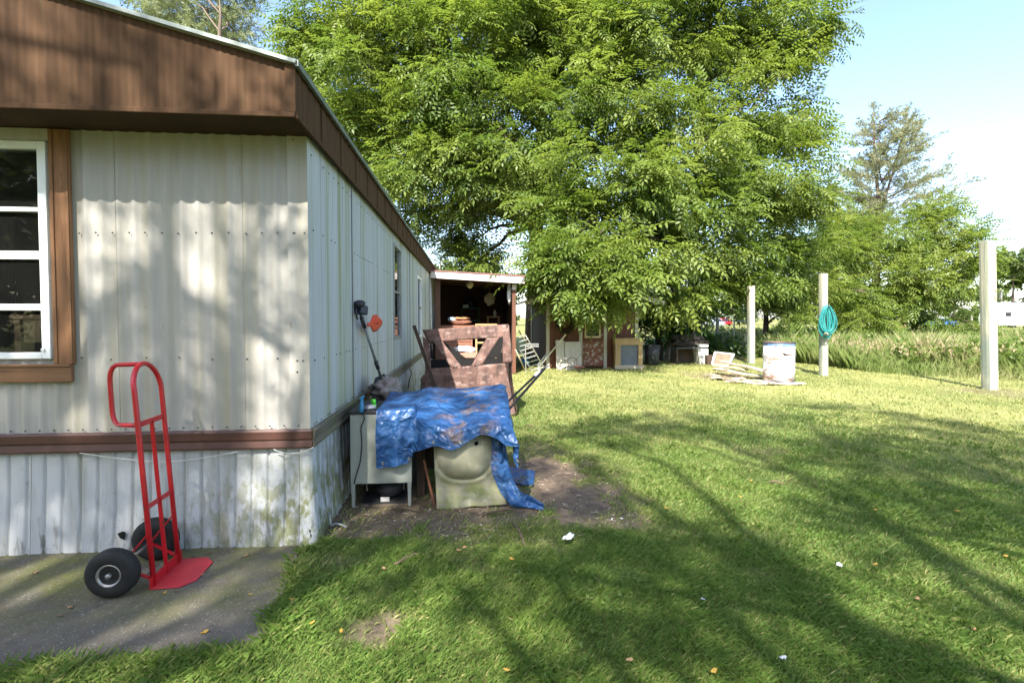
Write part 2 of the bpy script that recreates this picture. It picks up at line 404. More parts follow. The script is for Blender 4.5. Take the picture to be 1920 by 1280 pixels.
# tarp
def tarp_mat():
    m, nt, b = newmat('tarp')
    f, _ = noise_fac(nt, 5, (1, 1, 1), .35, .65)
    c = mixc(nt, f, (.018, .072, .205), (.025, .095, .26))
    sf, _ = noise_fac(nt, 6, (1, 1, 1.4), .50, .60, off=2.2)
    sf = mul(nt, mul(nt, sf, axis_fac(nt, 'X', -.35, -.1)), axis_fac(nt, 'X', .26, .1))
    c = mixc(nt, mul(nt, sf, .8), c, (.20, .13, .09))
    sf, _ = noise_fac(nt, 9, (1, 1, 1), .56, .66, off=7.1)
    c = mixc(nt, mul(nt, sf, .25), c, (.12, .24, .42))
    nt.links.new(c, b.inputs['Base Color']); b.inputs['Roughness'].default_value = .38; b.inputs['Specular IOR Level'].default_value = .6
    g = nd(nt, 'ShaderNodeNewGeometry'); nz = nd(nt, 'ShaderNodeTexNoise'); nz.inputs['Scale'].default_value = 5
    nt.links.new(g.outputs['Position'], nz.inputs['Vector'])
    va = nd(nt, 'ShaderNodeVectorMath', operation='MULTIPLY_ADD'); nt.links.new(nz.outputs['Color'], va.inputs[0]); va.inputs[1].default_value = (.25, .25, .25); nt.links.new(g.outputs['Position'], va.inputs[2])
    hs = []
    for sc_, w_ in ((7, 1.0), (17, .45)):
        vo = nd(nt, 'ShaderNodeTexVoronoi'); vo.inputs['Scale'].default_value = sc_; nt.links.new(va.outputs[0], vo.inputs['Vector']); hs.append(mul(nt, vo.outputs['Distance'], w_))
    ad = nd(nt, 'ShaderNodeMath', operation='ADD'); nt.links.new(hs[0], ad.inputs[0]); nt.links.new(hs[1], ad.inputs[1])
    bp = nd(nt, 'ShaderNodeBump'); bp.inputs['Strength'].default_value = .65; bp.inputs['Distance'].default_value = .06
    nt.links.new(ad.outputs[0], bp.inputs['Height']); nt.links.new(bp.outputs[0], b.inputs['Normal'])
tarp_mat()

# ================================================================== trailer key planes
YF = G(590, 1022).y
X0 = onY(583, 800, YF).x
ZB0, ZB1, ZT = onY(585, 838, YF).z, onY(585, 803, YF).z, onY(581, 257, YF).z
XL = X0 - 4.3
fc = onZ(553, 216, ZT); YO, XO = fc.y, fc.x
ft = onY(552, 124, YO); ZFT = ft.z
SLOPE = (onY(134, 0, YO).z - ZFT) / (XO - onY(134, 0, YO).x)
YE = 22.0
YS = onX(806, 515, X0).y                 # front of the lean-to shed
print('PLANES', YF, X0, ZB0, ZB1, ZT, YO, XO, ZFT, SLOPE, YS)

# slab polygon (photo pixels on the ground)
slab_px = [(-420, 1030), (560, 1026), (556, 1050), (536, 1100), (512, 1150), (498, 1200), (470, 1222), (330, 1226), (180, 1240), (60, 1250), (-80, 1262), (-420, 1275)]
slab = [G(*p) for p in slab_px]
slab[0].y = slab[1].y = YF + .02
def inside(poly, x, y):
    c = np.zeros(x.shape, bool); n = len(poly)
    for i in range(n):
        a = poly[i]; b = poly[(i + 1) % n]
        if a.y == b.y: continue
        c ^= ((a.y > y) != (b.y > y)) & (x < (b.x - a.x) * (y - a.y) / (b.y - a.y) + a.x)
    return c
def vnoise(x, y, s, seed=0.0):           # cheap smooth pseudo noise in 0..1, vectorised
    x = x * s + seed; y = y * s - seed * 1.7
    return .5 + .5 * (np.sin(x * 1.7 + 1.3 * np.sin(y * 1.1 + seed)) * .5 + np.sin(y * 2.3 + 1.7 * np.sin(x * .9)) * .3 + np.sin((x + y) * 3.1 + np.sin(x * 2.7)) * .2)
dirt_spots = [(1010, 885, .55, 1), (1065, 930, .50, 1), (930, 930, .45, 1), (840, 965, .40, .9), (740, 960, .40, .9), (670, 955, .35, .9), (1130, 965, .32, .8), (960, 980, .35, .6), (1000, 850, .5, .7),
              (720, 1178, .15, .9), (1000, 1000, .3, .45), (870, 1010, .35, .4), (1490, 900, .2, .35), (1420, 850, .3, .35), (1360, 705, 1.0, .6), (600, 1060, .2, .5), (1850, 735, .7, .5)]
DS = [(G(a, b), r, w) for a, b, r, w in dirt_spots]
def dirt_f(x, y):
    d = np.zeros_like(x)
    for p, r, w in DS:
        q = np.hypot(x - p.x, (y - p.y)) / r
        q = q + .7 * (vnoise(x, y, 7.0, p.x) - .5) + .6 * (vnoise(x, y, 23.0, 1.0) - .5)
        d = np.maximum(d, w * np.clip((1.25 - q) / .5, 0, 1))
    ed = ((x > X0 - .05) & (x < X0 + .55 + .2 * vnoise(x, y, 4)) & (y > YF + .05) & (y < 13))
    d = np.maximum(d, ed * .85)
    return d
def dry_f(x, y):
    r = np.hypot(x, y)
    base = np.clip((r - 4.5) / 6.5, 0, 1) * .55
    n = vnoise(x, y, .8, 3.0) * .6 + vnoise(x, y, 2.6, 5.0) * .4
    return np.clip(base + (n - .56) * .75, 0, .8)
def hgt(x, y):
    r = np.hypot(x, y)
    k = np.clip((r - 1.5) / 2, 0, 1)
    kk = np.clip((x - X0 - .1) / .6, 0, 1)
    return k * kk * (.018 * (vnoise(x, y, 1.3, 2.0) - .5) + .012 * (vnoise(x, y, 4.1, 9.0) - .5))

# ---- ground: one sheet to the horizon
xs = np.unique(np.concatenate([-np.geomspace(9, 900, 26)[::-1], np.arange(-9, -2, .5), np.arange(-2, 8, .1), np.arange(8, 30, .6), np.geomspace(30, 900, 22)]))
ys = np.unique(np.concatenate([-np.geomspace(3, 200, 14)[::-1], np.arange(-3, 1.5, .5), np.arange(1.5, 13, .1), np.arange(13, 40, .6), np.geomspace(40, 1500, 26)]))
gx, gy = np.meshgrid(xs, ys)
gz = hgt(gx, gy)
nv = gx.size; w = len(xs); h = len(ys)
me = bpy.data.meshes.new('ground')
idx = np.arange(nv).reshape(h, w)
faces = np.stack([idx[:-1, :-1], idx[:-1, 1:], idx[1:, 1:], idx[1:, :-1]], -1).reshape(-1, 4)
def fast_mesh(me, verts, faces):
    verts = np.ascontiguousarray(verts, np.float32); faces = np.ascontiguousarray(faces, np.int32); k = faces.shape[1]
    me.vertices.add(len(verts)); me.vertices.foreach_set('co', verts.ravel())
    me.loops.add(faces.size); me.loops.foreach_set('vertex_index', faces.ravel())
    me.polygons.add(len(faces)); me.polygons.foreach_set('loop_start', np.arange(0, faces.size, k, dtype=np.int32))
    me.update(calc_edges=True)
fast_mesh(me, np.stack([gx.ravel(), gy.ravel(), gz.ravel()], 1), faces)
for nm, fn in (('dirt', dirt_f), ('dry', dry_f)):
    a = me.attributes.new(nm, 'FLOAT', 'POINT'); a.data.foreach_set('value', fn(gx, gy).ravel().astype(np.float32))
me.shade_smooth(); me.materials.append(M['ground'])
ground = struct(bpy.data.objects.new('ground', me)); col.objects.link(ground)

# ---- concrete slab
pr = MB()
outl = []
for i in range(len(slab)):
    a = slab[i]; b = slab[(i + 1) % len(slab)]; k = max(1, int((b - a).length / .08)) if i not in (0, len(slab) - 1) else 1
    for t in range(k):
        q = a.lerp(b, t / k); j = .022 if (i not in (0, len(slab) - 1) and t) else 0
        outl.append(V((q.x + random.uniform(-j, j), q.y + random.uniform(-j, j), .016)))
pr.prism([V((p.x, p.y, -.08)) for p in outl][::-1], (0, 0, .096))
struct(pr.build('concrete_pad', 'concrete'))

# ================================================================== mobile home
home = thing('mobile_home', (X0 - 2.15, YF + 9, 0), 'long white ribbed-metal mobile home with brown fascia and belt board', 'mobile home')
def sheet(name, m, p0, u, n, width, z0, z1, prof, step, parent=home, rows=2, zt=None, warp=None):
    """ribbed sheet: columns along u, pushed along n by prof(s); zt(s) overrides the top"""
    p0 = V(p0); u = V(u); n = V(n); k = max(2, int(round(width / step))); b = MB(); g = []
    for r in range(rows):
        t = r / (rows - 1); row = []
        for i in range(k + 1):
            s = width * i / k
            top = zt(s) if zt else z1
            z = z0 + (top - z0) * t
            q = p0 + u * s + n * (prof(s) + (warp(s, t) if warp else 0))
            row.append(V((q.x, q.y, z)))
        g.append(row)
    b.grid(g if u.cross(V((0, 0, 1))).dot(n) > 0 else [r[::-1] for r in g])
    return b.build(name, m, parent, smooth=True)
wave = lambda s: .0065 * math.cos(2 * math.pi * s / .0955) + .0025 * math.cos(4 * math.pi * s / .0955)
fine = lambda s: .0045 * math.cos(2 * math.pi * s / .052)
rib = lambda s: .0018 * math.cos(2 * math.pi * s / .04)
def groove(s):
    q = (s % .105) / .105
    return -.019 * max(0, 1 - abs(q - .5) / .11)
Xw1 = onY(97, 480, YF).x; Xw0 = Xw1 - 1.0
ZW0, ZW1 = onY(97, 672, YF).z, onY(97, 268, YF).z
FN = V((0, -1, 0)); UX = V((1, 0, 0)); UY = V((0, 1, 0)); SN = V((1, 0, 0))
# front siding, panel by panel (each sheet laps 3 mm over the next)
x = Xw1; k = 0; edge = X0 - .125
while x < edge - .01:
    w_ = min(.3825, edge - x)
    sheet('siding_panel', 'siding_front', (x, YF + .002 * (k % 2), 0), UX, FN, w_, ZB1 - .02, ZT, lambda s, x=x: wave(s + x), .0955 / 8); x += w_; k += 1
sheet('corner_panel', 'siding_front', (edge, YF - .008, 0), UX, FN, .125, ZB1 - .02, ZT, lambda s: .003 * math.cos(s * 50), .0125)
sheet('siding_panel', 'siding_front', (Xw0, YF, 0), UX, FN, 1.0, ZB1 - .02, ZW0, lambda s: wave(s + Xw0), .0955 / 8)
sheet('siding_panel', 'siding_front', (Xw0, YF, 0), UX, FN, 1.0, ZW1, ZT, lambda s: wave(s + Xw0), .0955 / 8)
x = XL
while x < Xw0 - .01:
    w_ = min(.57, Xw0 - x)
    sheet('siding_panel', 'siding_front', (x, YF, 0), UX, FN, w_, ZB1 - .02, ZT, lambda s, x=x: wave(s + x), .0955 / 8); x += w_
# side siding with two window openings
wins = []
for (a, b, t, bo) in ((737, 750.5, 462, 634), (781.5, 789, 520, 632)):
    ya, yb = onX(a, 550, X0).y, onX(b, 550, X0).y
    wins.append((ya, yb, onX((a + b) / 2, bo, X0).z, onX((a + b) / 2, t, X0).z))
cuts = [YF]
y = YF
stops = sorted([v for w4 in wins for v in w4[:2]] + [YE])
for s_ in stops:
    n_ = max(1, int(round((s_ - y) / 1.15))); cuts += [y + (s_ - y) * (i + 1) / n_ for i in range(n_)]; y = s_
for i in range(len(cuts) - 1):
    a, b = cuts[i], cuts[i + 1]
    wi = [w4 for w4 in wins if abs(w4[0] - a) < 1e-4]
    pf = lambda s, a=a: fine(s + a)
    if wi:
        sheet('siding_panel', 'siding_side', (X0, a, 0), UY, SN, b - a, ZB1 - .02, wi[0][2], pf, .0065 * 2)
        sheet('siding_panel', 'siding_side', (X0, a, 0), UY, SN, b - a, wi[0][3], ZT + .02, pf, .0065 * 2)
    else:
        sheet('siding_panel', 'siding_side', (X0 + .003 * (i % 2), a, 0), UY, SN, b - a, ZB1 - .02, ZT + .02, pf, .0065 * 2)
    if i: MB().bb((X0 + .004, a - .006, ZB1), (X0 + .011, a + .006, ZT)).build('seam_strip', 'siding_side', home)
# far walls so that the home is a closed box
sheet('siding_panel', 'siding_side', (XL, YF, 0), UY, -SN, YE - YF, 0, ZT, fine, .026)
sheet('siding_panel', 'siding_side', (XL, YE, 0), UX, UY, 4.3, 0, ZT, fine, .026)
# belt boards
b = MB(); prof = [(0, ZB0), (.022, ZB0), (.026, ZB0 + .01), (.018, ZB0 + .05), (.026, ZB0 + .062), (.03, ZB1 - .012), (.02, ZB1), (0, ZB1)]
def extr(b, prof, a, e, nrm):
    n = len(prof); vs = [V(a) + V(nrm) * d + V((0, 0, z)) for d, z in prof] + [V(e) + V(nrm) * d + V((0, 0, z)) for d, z in prof]
    b.add(vs, [tuple(range(n)), tuple(range(2 * n - 1, n - 1, -1))] + [(i, n + i, n + (i + 1) % n, (i + 1) % n) for i in range(n)])
prof = [(-.01, ZB0), (.022, ZB0), (.026, ZB0 + .01), (.018, ZB0 + .05), (.026, ZB0 + .062), (.03, ZB1 - .012), (.02, ZB1), (-.01, ZB1)]
xm = X0 - 1.9
bo = MB(); extr(bo, prof, (xm, YF, 0), (X0 + .012, YF, 0), FN); bo.build('belt_board', 'belt_brown', home)
bo = MB(); extr(bo, prof, (XL, YF + .001, 0), (xm - .003, YF + .001, 0), FN); bo.build('belt_board', 'belt_brown', home)
y = YF - .012
while y < YE:
    e = min(YE, y + 3.6); bo = MB(); extr(bo, prof, (X0 + .001 * random.random(), e - .004, 0), (X0, y, 0), SN); bo.build('belt_board', 'belt_side', home); y = e
# skirting
def skirt_warp(sd):
    def f(s, t):
        q = 1 - t
        return .035 * q * q + .016 * q * noise.noise(V((s * 2.2 + sd, t * 2, 0))) + .006 * noise.noise(V((s * 6 + sd, t * 4, 3)))
    return f
x = XL; i = 0
while x < X0 - .01:
    w_ = min(.86, X0 + .004 - x)
    wp = skirt_warp(3.3)
    last = x + w_ > X0 - .02
    sheet('skirting_panel', 'skirting', (x, YF + .012 + .002 * (i % 2), 0), UX, FN, w_, .004, ZB0 + .02, lambda s, x=x: groove(s + x), .105 / 16, rows=8, warp=lambda s, t, x=x: wp(s + x, t)); x += w_; i += 1
y = YF; i = 0
while y < YE:
    w_ = min(.86, YE - y); wp = skirt_warp(9.1)
    sheet('skirting_panel', 'skirting', (X0 - .012 + .002 * (i % 2), y, 0), UY, SN, w_, .0, ZB0 + .02, lambda s, y=y: groove(s + y), .105 / 12, rows=6, warp=lambda s, t, y=y: wp(s + y, t)); y += w_; i += 1
cb = MB()
cr = []
for r in range(8):
    t = r / 7; q = 1 - t; z = .004 + (ZB0 + .016) * t; o = .035 * q * q
    cr.append([V((X0 - .07, YF + .005 - o - .012, z)), V((X0 - .02 + .5 * o, YF + .002 - o - .012, z)), V((X0 + .004 + o, YF + .014 - o, z)), V((X0 + .004 + o + .006, YF + .07, z))])
cb.grid(cr).build('skirting_corner', 'skirting', home, smooth=True)
# torn holes in the skirting
for (hx, hy, rr) in ((231, 1001, .030), (582, 995, .012), (579, 1008, .013), (584, 1002, .010)):
    c = onY(hx, hy, YF - .02); pol = []
    for k in range(11):
        a = 2 * math.pi * k / 11; r_ = rr * random.uniform(.6, 1.1)
        pol.append(V((c.x + r_ * math.cos(a) * (1.0 if rr > .02 else .5), YF - .031 - .004 * (hx > 500), c.z + r_ * math.sin(a) * (1.1 if rr > .02 else 1.3))))
    MB().prism(pol, (0, .004, 0)).build('torn_hole', 'black_void', home)
# fascia: gable front, panel by panel, and the side run
xr = (XO + XL) / 2 - .05
def gz_(xx): return ZFT + SLOPE * (XO - xx) if xx > xr else ZFT + SLOPE * (XO - xr) - SLOPE * (xr - xx)
x = XL - .05; xs_ = [XL - .05]
while x < XO - .01: x = min(XO, x + .62) if XO - x > .75 else XO; xs_.append(x)
for a, b_ in zip(xs_[:-1], xs_[1:]):
    sheet('fascia_panel', 'fascia_brown', (a, YO, 0), UX, FN, b_ - a, ZT - .012, 0, lambda s, a=a: rib(s + a), .005, zt=lambda s, a=a: gz_(a + s))
MB().bb((XL - .05, YO - .014, ZT - .016), (XO + .004, YO - .002, ZT + .014)).build('fascia_lip', 'fascia_brown', home, bevel=.004)
MB().bb((XO - .05, YO - .012, ZT + .0155), (XO + .008, YO - .006, ZFT + .004)).build('corner_cap', 'fascia_brown', home)
y = YO
while y < YE:
    e = min(YE + .3, y + .52)
    sheet('fascia_panel', 'fascia_brown', (XO, y, 0), UY, SN, e - y, ZT - .012, ZFT, lambda s, y=y: .003 * math.cos((s + y) * 2 * math.pi / .13), .0163)
    MB().bb((XO + .002, e - .005, ZT - .01), (XO + .009, e + .005, ZFT - .004)).build('seam_strip', 'fascia_brown', home)
    y = e
MB().bb((XO - .002, YO, ZT - .018), (XO + .016, YE, ZT + .006)).build('fascia_lip', 'fascia_brown', home)
MB().bb((XL - .04, YO + .003, ZT + .001), (XO - .004, YF + .05, ZT + .012)).build('soffit', 'soffit', home)
MB().bb((XL, YF + .06, ZT - .01), (X0 - .03, YE, ZT - .002)).build('ceiling_panel', 'inner_panel', home)
rt = .02
for sgn in (1, -1):
    xa = XO + .02 if sgn > 0 else XL - .07
    za = gz_(XO) - .004 if sgn > 0 else gz_(XL - .05) - .012
    zr = gz_(xr)
    MB().add([(xa, YO - .03, za), (xr, YO - .03, zr), (xr, YE + .3, zr), (xa, YE + .3, za), (xa, YO - .03, za + rt), (xr, YO - .03, zr + rt), (xr, YE + .3, zr + rt), (xa, YE + .3, za + rt)],
             [(0, 1, 2, 3), (7, 6, 5, 4), (0, 4, 5, 1), (1, 5, 6, 2), (2, 6, 7, 3), (3, 7, 4, 0)]).build('roof_sheet', 'roof_metal', home)
    MB().bar((xa, YO - .036, za + .012), (xr, YO - .036, zr + .012), .012, .022).build('drip_edge', 'drip_metal', home)
MB().bb((XO + .012, YO - .03, ZFT - .014), (XO + .032, YE + .3, ZFT + .022)).build('drip_edge', 'drip_metal', home)
# screw heads
sc = MB()
def screw_front(px, py):
    p = onY(px, py, YF - .010); sc.lathe([(.0055, 0), (.0055, .003), (.003, .005)], 6, (p.x, YF - .008, p.z), FN)
for px in range(150, 560, 31): screw_front(px + random.uniform(-2, 2), 437 + random.uniform(-1, 1))
for px in range(150, 560, 62): screw_front(px + random.uniform(-4, 4), 672 + random.uniform(-2, 2))
for px, py in ((549, 262), (557, 676), (568, 676), (557, 697), (550, 437), (571, 437), (300, 716), (120, 716)): screw_front(px, py)
for px in range(20, 585, 27): screw_front(px, 797 + (585 - px) * .02)
for (zz, ya, yb, st) in ((onX(600, 440, X0).z, YF + .08, 8, .11), (onX(600, 672, X0).z, YF + .08, 8, .11), (ZT - .10, YF + .05, 8, .14), (ZB1 + .02, YF + .05, 9, .055)):
    yy = ya
    while yy < yb:
        if random.random() < .75: sc.lathe([(.006, 0), (.006, .003), (.003, .005)], 6, (X0 + .006, yy, zz), SN)
        yy += st
s_ = sc.build('screw_heads', 'chrome_dark', home); s_['kind'] = 'stuff'
# front window
win = thing('window', (Xw1, YF, ZW0), '', '')
for k_ in ('label', 'category'): del win[k_]
win.parent = home; win.location = V((Xw1, YF, ZW0)) - ORG[home.name]
fr = MB(); fw = .05
fr.bb((Xw1 - fw, YF - .03, ZW0), (Xw1, YF + .05, ZW1)); fr.bb((Xw0, YF - .03, ZW0), (Xw0 + fw, YF + .05, ZW1))
fr.bb((Xw0 + fw, YF - .03, ZW0), (Xw1 - fw, YF + .05, ZW0 + .04)); fr.bb((Xw0 + fw, YF - .03, ZW1 - .045), (Xw1 - fw, YF + .05, ZW1))
fr.build('frame', 'vinyl_white', win, bevel=.004)
zl = [onY(80, v, YF).z for v in (394, 479, 576)]
for z, hh, dy in ((zl[0], .026, 0), (zl[1], .05, .008), (zl[2], .04, 0)):
    MB().bb((Xw0 + fw, YF - .022 + dy, z - hh / 2), (Xw1 - fw, YF + .03, z + hh / 2)).build('rail', 'vinyl_white', win, bevel=.003)
zz = [ZW0 + .04] + zl[::-1] + [ZW1 - .045]
for a, b_ in zip(zz[:-1], zz[1:]):
    MB().add([(Xw0 + fw, YF + .006, a), (Xw1 - fw, YF + .006, a), (Xw1 - fw, YF + .006, b_), (Xw0 + fw, YF + .006, b_)], [(0, 1, 2, 3)]).build('pane', 'glass', win)
MB().bb((Xw1 - fw + .002, YF - .04, ZW0 + .05), (Xw1 - fw + .02, YF - .03, ZW0 + .066)).build('latch', 'vinyl_white', win)
xt0, xt1 = onY(97, 450, YF - .02).x, onY(136, 450, YF - .02).x
MB().bb((xt0 + .001, YF - .034, onY(120, 682, YF).z), (xt1, YF - .012, ZT - .006)).build('trim_board', 'trim_wood', home, bevel=.004)
MB().bb((xt0 + .012, YF - .042, onY(120, 682, YF).z + .005), (xt0 + .03, YF - .0345, ZT - .01)).build('trim_bead', 'trim_wood', home, bevel=.003)
MB().bb((xt1 - .022, YF - .042, onY(120, 682, YF).z + .005), (xt1 - .004, YF - .0345, ZT - .01)).build('trim_bead', 'trim_wood', home, bevel=.003)
MB().bb((Xw0 - .16, YF - .034, onY(120, 682, YF).z), (Xw0 - .002, YF - .012, ZT - .006)).build('trim_board', 'trim_wood', home, bevel=.004)
zs0, zs1 = onY(120, 715, YF).z, onY(120, 681, YF).z
MB().bb((Xw0 - .18, YF - .04, zs0), (onY(143, 700, YF).x, YF - .012, zs1 - .002)).build('sill_board', 'trim_sill', home, bevel=.006)
MB().bb((Xw0 - .18, YF - .05, zs1 - .018), (onY(142, 700, YF).x - .002, YF - .0405, zs1 - .001)).build('sill_bead', 'trim_sill', home, bevel=.004)
MB().bb((Xw0, YF - .03, ZW1 + .002), (xt0, YF - .014, ZT - .006)).build('head_board', 'siding_front', home)
# side windows
for i, (ya, yb, za, zb) in enumerate(wins):
    w_ = thing('window', (X0, ya, za), '', '')
    for k_ in ('label', 'category'): del w_[k_]
    w_.parent = home; w_.location = V((X0, ya, za)) - ORG[home.name]
    f = MB(); q = .035
    f.bb((X0 - .05, ya, za), (X0 + .02, ya + q, zb)); f.bb((X0 - .05, yb - q, za), (X0 + .02, yb, zb)); f.bb((X0 - .05, ya + q, za), (X0 + .02, yb - q, za + q)); f.bb((X0 - .05, ya + q, zb - q), (X0 + .02, yb - q, zb))
    f.build('frame', 'galv' if i == 0 else 'vinyl_white', w_)
    zm = (za + zb) / 2
    MB().bb((X0 - .03, ya + q, zm - .015), (X0 + .012, yb - q, zm + .015)).build('rail', 'galv', w_)
    for (a, b_) in ((za + q, zm - .015), (zm + .015, zb - q)):
        MB().add([(X0 - .01, ya + q, a), (X0 - .01, yb - q, a), (X0 - .01, yb - q, b_), (X0 - .01, ya + q, b_)], [(0, 1, 2, 3)]).build('pane', 'glass', w_)
    g = MB(); g.grid([[V((X0 - .08 + .008 * math.sin(j * 2.1), ya + (yb - ya) * j / 24, z)) for j in range(25)] for z in (za, zm)])
    g.build('curtain', 'curtain_blue' if i == 0 else 'inner_panel', w_, smooth=True)
    g = MB(); g.grid([[V((X0 - .085, ya + (yb - ya) * j / 2, z)) for j in range(3)] for z in (zm, zb)])
    g.build('upper_sheet', 'reflection_yellow' if i == 0 else 'inner_panel', w_)  # plain sheet behind the upper pane; the yellow one stands in for its reflection
# room behind the window
MB().bb((XL + .05, YF + 3.0, ZB1 - .1), (X0 - .1, YF + 3.06, ZT - .012)).build('partition', 'inner_panel', home)
MB().bb((XL + .02, YF + .08, ZB0 - .05), (X0 - .09, YE - .05, ZB0 + .0)).build('floor_deck', 'inner_panel', home)
cu = MB(); cu.grid([[V((Xw1 - .12 + .11 * j / 20, YF + .13 + .012 * math.sin(j * 1.6 + .4 * z), z)) for j in range(21)] for z in (ZW0 - .1, ZW0 + .5, ZW0 + 1.0)])
tag(cu.build('curtain', 'curtain_purple', None, smooth=True, solid=.004), 'dark purple curtain hanging inside the white window', 'curtain')
tb = thing('side_table', (Xw1 - .38, YF + .75, ZB0), 'small oak table with drawer seen through the white window', 'table')
zt_ = onY(40, 590, YF + .75).z
MB().bb((Xw1 - .68, YF + .5, zt_ - .035), (Xw1 - .10, YF + 1.0, zt_)).build('table_top', 'oak', tb, bevel=.005)
MB().bb((Xw1 - .60, YF + .52, zt_ - .2), (Xw1 - .18, YF + .95, zt_ - .0355)).build('drawer', 'tan_wood', tb)
for dx in (-.64, -.15):
    for dy in (.54, .94): MB().bb((Xw1 + dx - .02, YF + dy - .02, ZB0 + .002), (Xw1 + dx + .02, YF + dy + .02, zt_ - .036)).build('leg', 'oak', tb)
tag(MB().blob((Xw1 - .36, YF + .7, zt_ + .05), (.16, .14, .07), 3, .5, flat=-.05).build('folded_cloth', 'cloth_sky', None, smooth=True), 'pale blue cloth heaped on the oak table behind the window', 'cloth')
# dangling wires under the belt
def hang(p, q, sag, n=14):
    return [p.lerp(q, i / n) - V((0, 0, sag * 4 * (i / n) * (1 - i / n))) for i in range(n + 1)]
yw = YF - .034
w1 = MB().tube(hang(onY(150, 849, yw), onY(300, 866, yw), .006) + hang(onY(300, 866, yw), onY(446, 846, yw), .012)[1:], .0035, 6)
tag(w1.build('wire', 'wire_white', None, smooth=True), 'thin tan wire sagging across the skirting behind the hand truck', 'wire')
w2 = MB().tube(hang(onY(513, 842, yw), onY(588, 838, yw), .035), .0035, 6)
tag(w2.build('wire', 'wire_white', None, smooth=True), 'short white wire looped under the belt board at the corner', 'wire')

# ================================================================== hand truck
Bn, Bf = G(289, 1098, .02), G(335, 1054, .02)
ax = (Bf - Bn); ax.z = 0; wid = ax.length; ax.normalize()
fwd = V((ax.y, -ax.x, 0))                # towards the toe plate
if fwd.x < 0: fwd = -fwd
Bm = (Bn + Bf) / 2
ht = thing('hand_truck', (Bm.x, Bm.y, .017), 'red steel hand truck with loop handle and black tyres on the concrete', 'hand truck')
near = lambda px, py: onPlane(px, py, Bn, ax)
Tn = near(252, 735)                      # where the near rail begins to bend
lean = Tn - Bn; lean_d = lean.normalized()
Tf = Bf + lean
fr = MB(); pts = [Bn, Bn.lerp(Tn, .5), Tn]
cc = (Tn + Tf) / 2; rad = wid / 2; hgt_l = onPlane(276, 681, Bm, ax).z - Tn.z
for i in range(1, 14):
    a = math.pi * i / 14
    pts.append(cc - ax * rad * math.cos(a) + lean_d * hgt_l * math.sin(a) - fwd * .015 * math.sin(a))
pts += [Tf, Bf.lerp(Tf, .5), Bf]
fr.tube(pts, .0135, 12); fr.build('frame', 'red_paint', ht, smooth=True)
top = cc + lean_d * (hgt_l - .004) - fwd * .015
def bez(pts, n=6, r=.25):                # polyline with rounded corners
    out = [pts[0]]
    for i in range(1, len(pts) - 1):
        a = pts[i].lerp(pts[i - 1], r); b = pts[i].lerp(pts[i + 1], r)
        for k in range(n + 1):
            t = k / n; out.append(a.lerp(pts[i], t).lerp(pts[i].lerp(b, t), t))
    return out + [pts[-1]]
mid = lambda px, py: onPlane(px, py, Bm, ax)
j1 = near(253, 798)
P1, P2 = mid(204, 684), mid(212, 796)
handle = bez([top, P1, P2, j1.lerp(j1 + ax * wid, .04)], 8, .3)
MB().tube(handle, .0125, 12).build('loop_handle', 'red_paint', ht, smooth=True)
def cross(t, w, hgt, m='red_paint'): 
    a = Bn.lerp(Tn, t); b = Bf.lerp(Tf, t)
    return MB().bar(a, b, w, hgt, lean_d).build('crossbar', m, ht, bevel=.002)
tn = lambda py, px: (near(px, py).z - Bn.z) / (Tn.z - Bn.z)
t1 = tn(797, 256); t2 = tn(952, 275)
cross(t1, .008, .03); lc = cross(t2, .008, .028)
c0 = Bn.lerp(Tn, t2).lerp(Bf.lerp(Tf, t2), .5)
MB().bar(c0 - ax * .07 - fwd * .007, c0 + ax * .07 - fwd * .007, .003, .02, lean_d).build('label_plate', 'sticker', ht)
MB().bar(Bn.lerp(Bf, .5), Bn.lerp(Tn, t1).lerp(Bf.lerp(Tf, t1), .5), .022, .006, ax).build('center_strap', 'red_paint', ht, bevel=.001)
# toe plate
tp = MB(); e = .205
o0, o1 = Bn - ax * .04, Bf + ax * .04
poly = [o0, o0 + fwd * (e * .72), o0 + fwd * e + ax * .07, o1 + fwd * e - ax * .07, o1 + fwd * (e * .72), o1]
tp.prism([V((p.x, p.y, .019)) for p in poly], (0, 0, .006)); tp.build('toe_plate', 'red_plate', ht, bevel=.002)
MB().bar(V((o0.x, o0.y, .05)) , V((o1.x, o1.y, .05)), .005, .06).build('toe_flange', 'red_paint', ht)
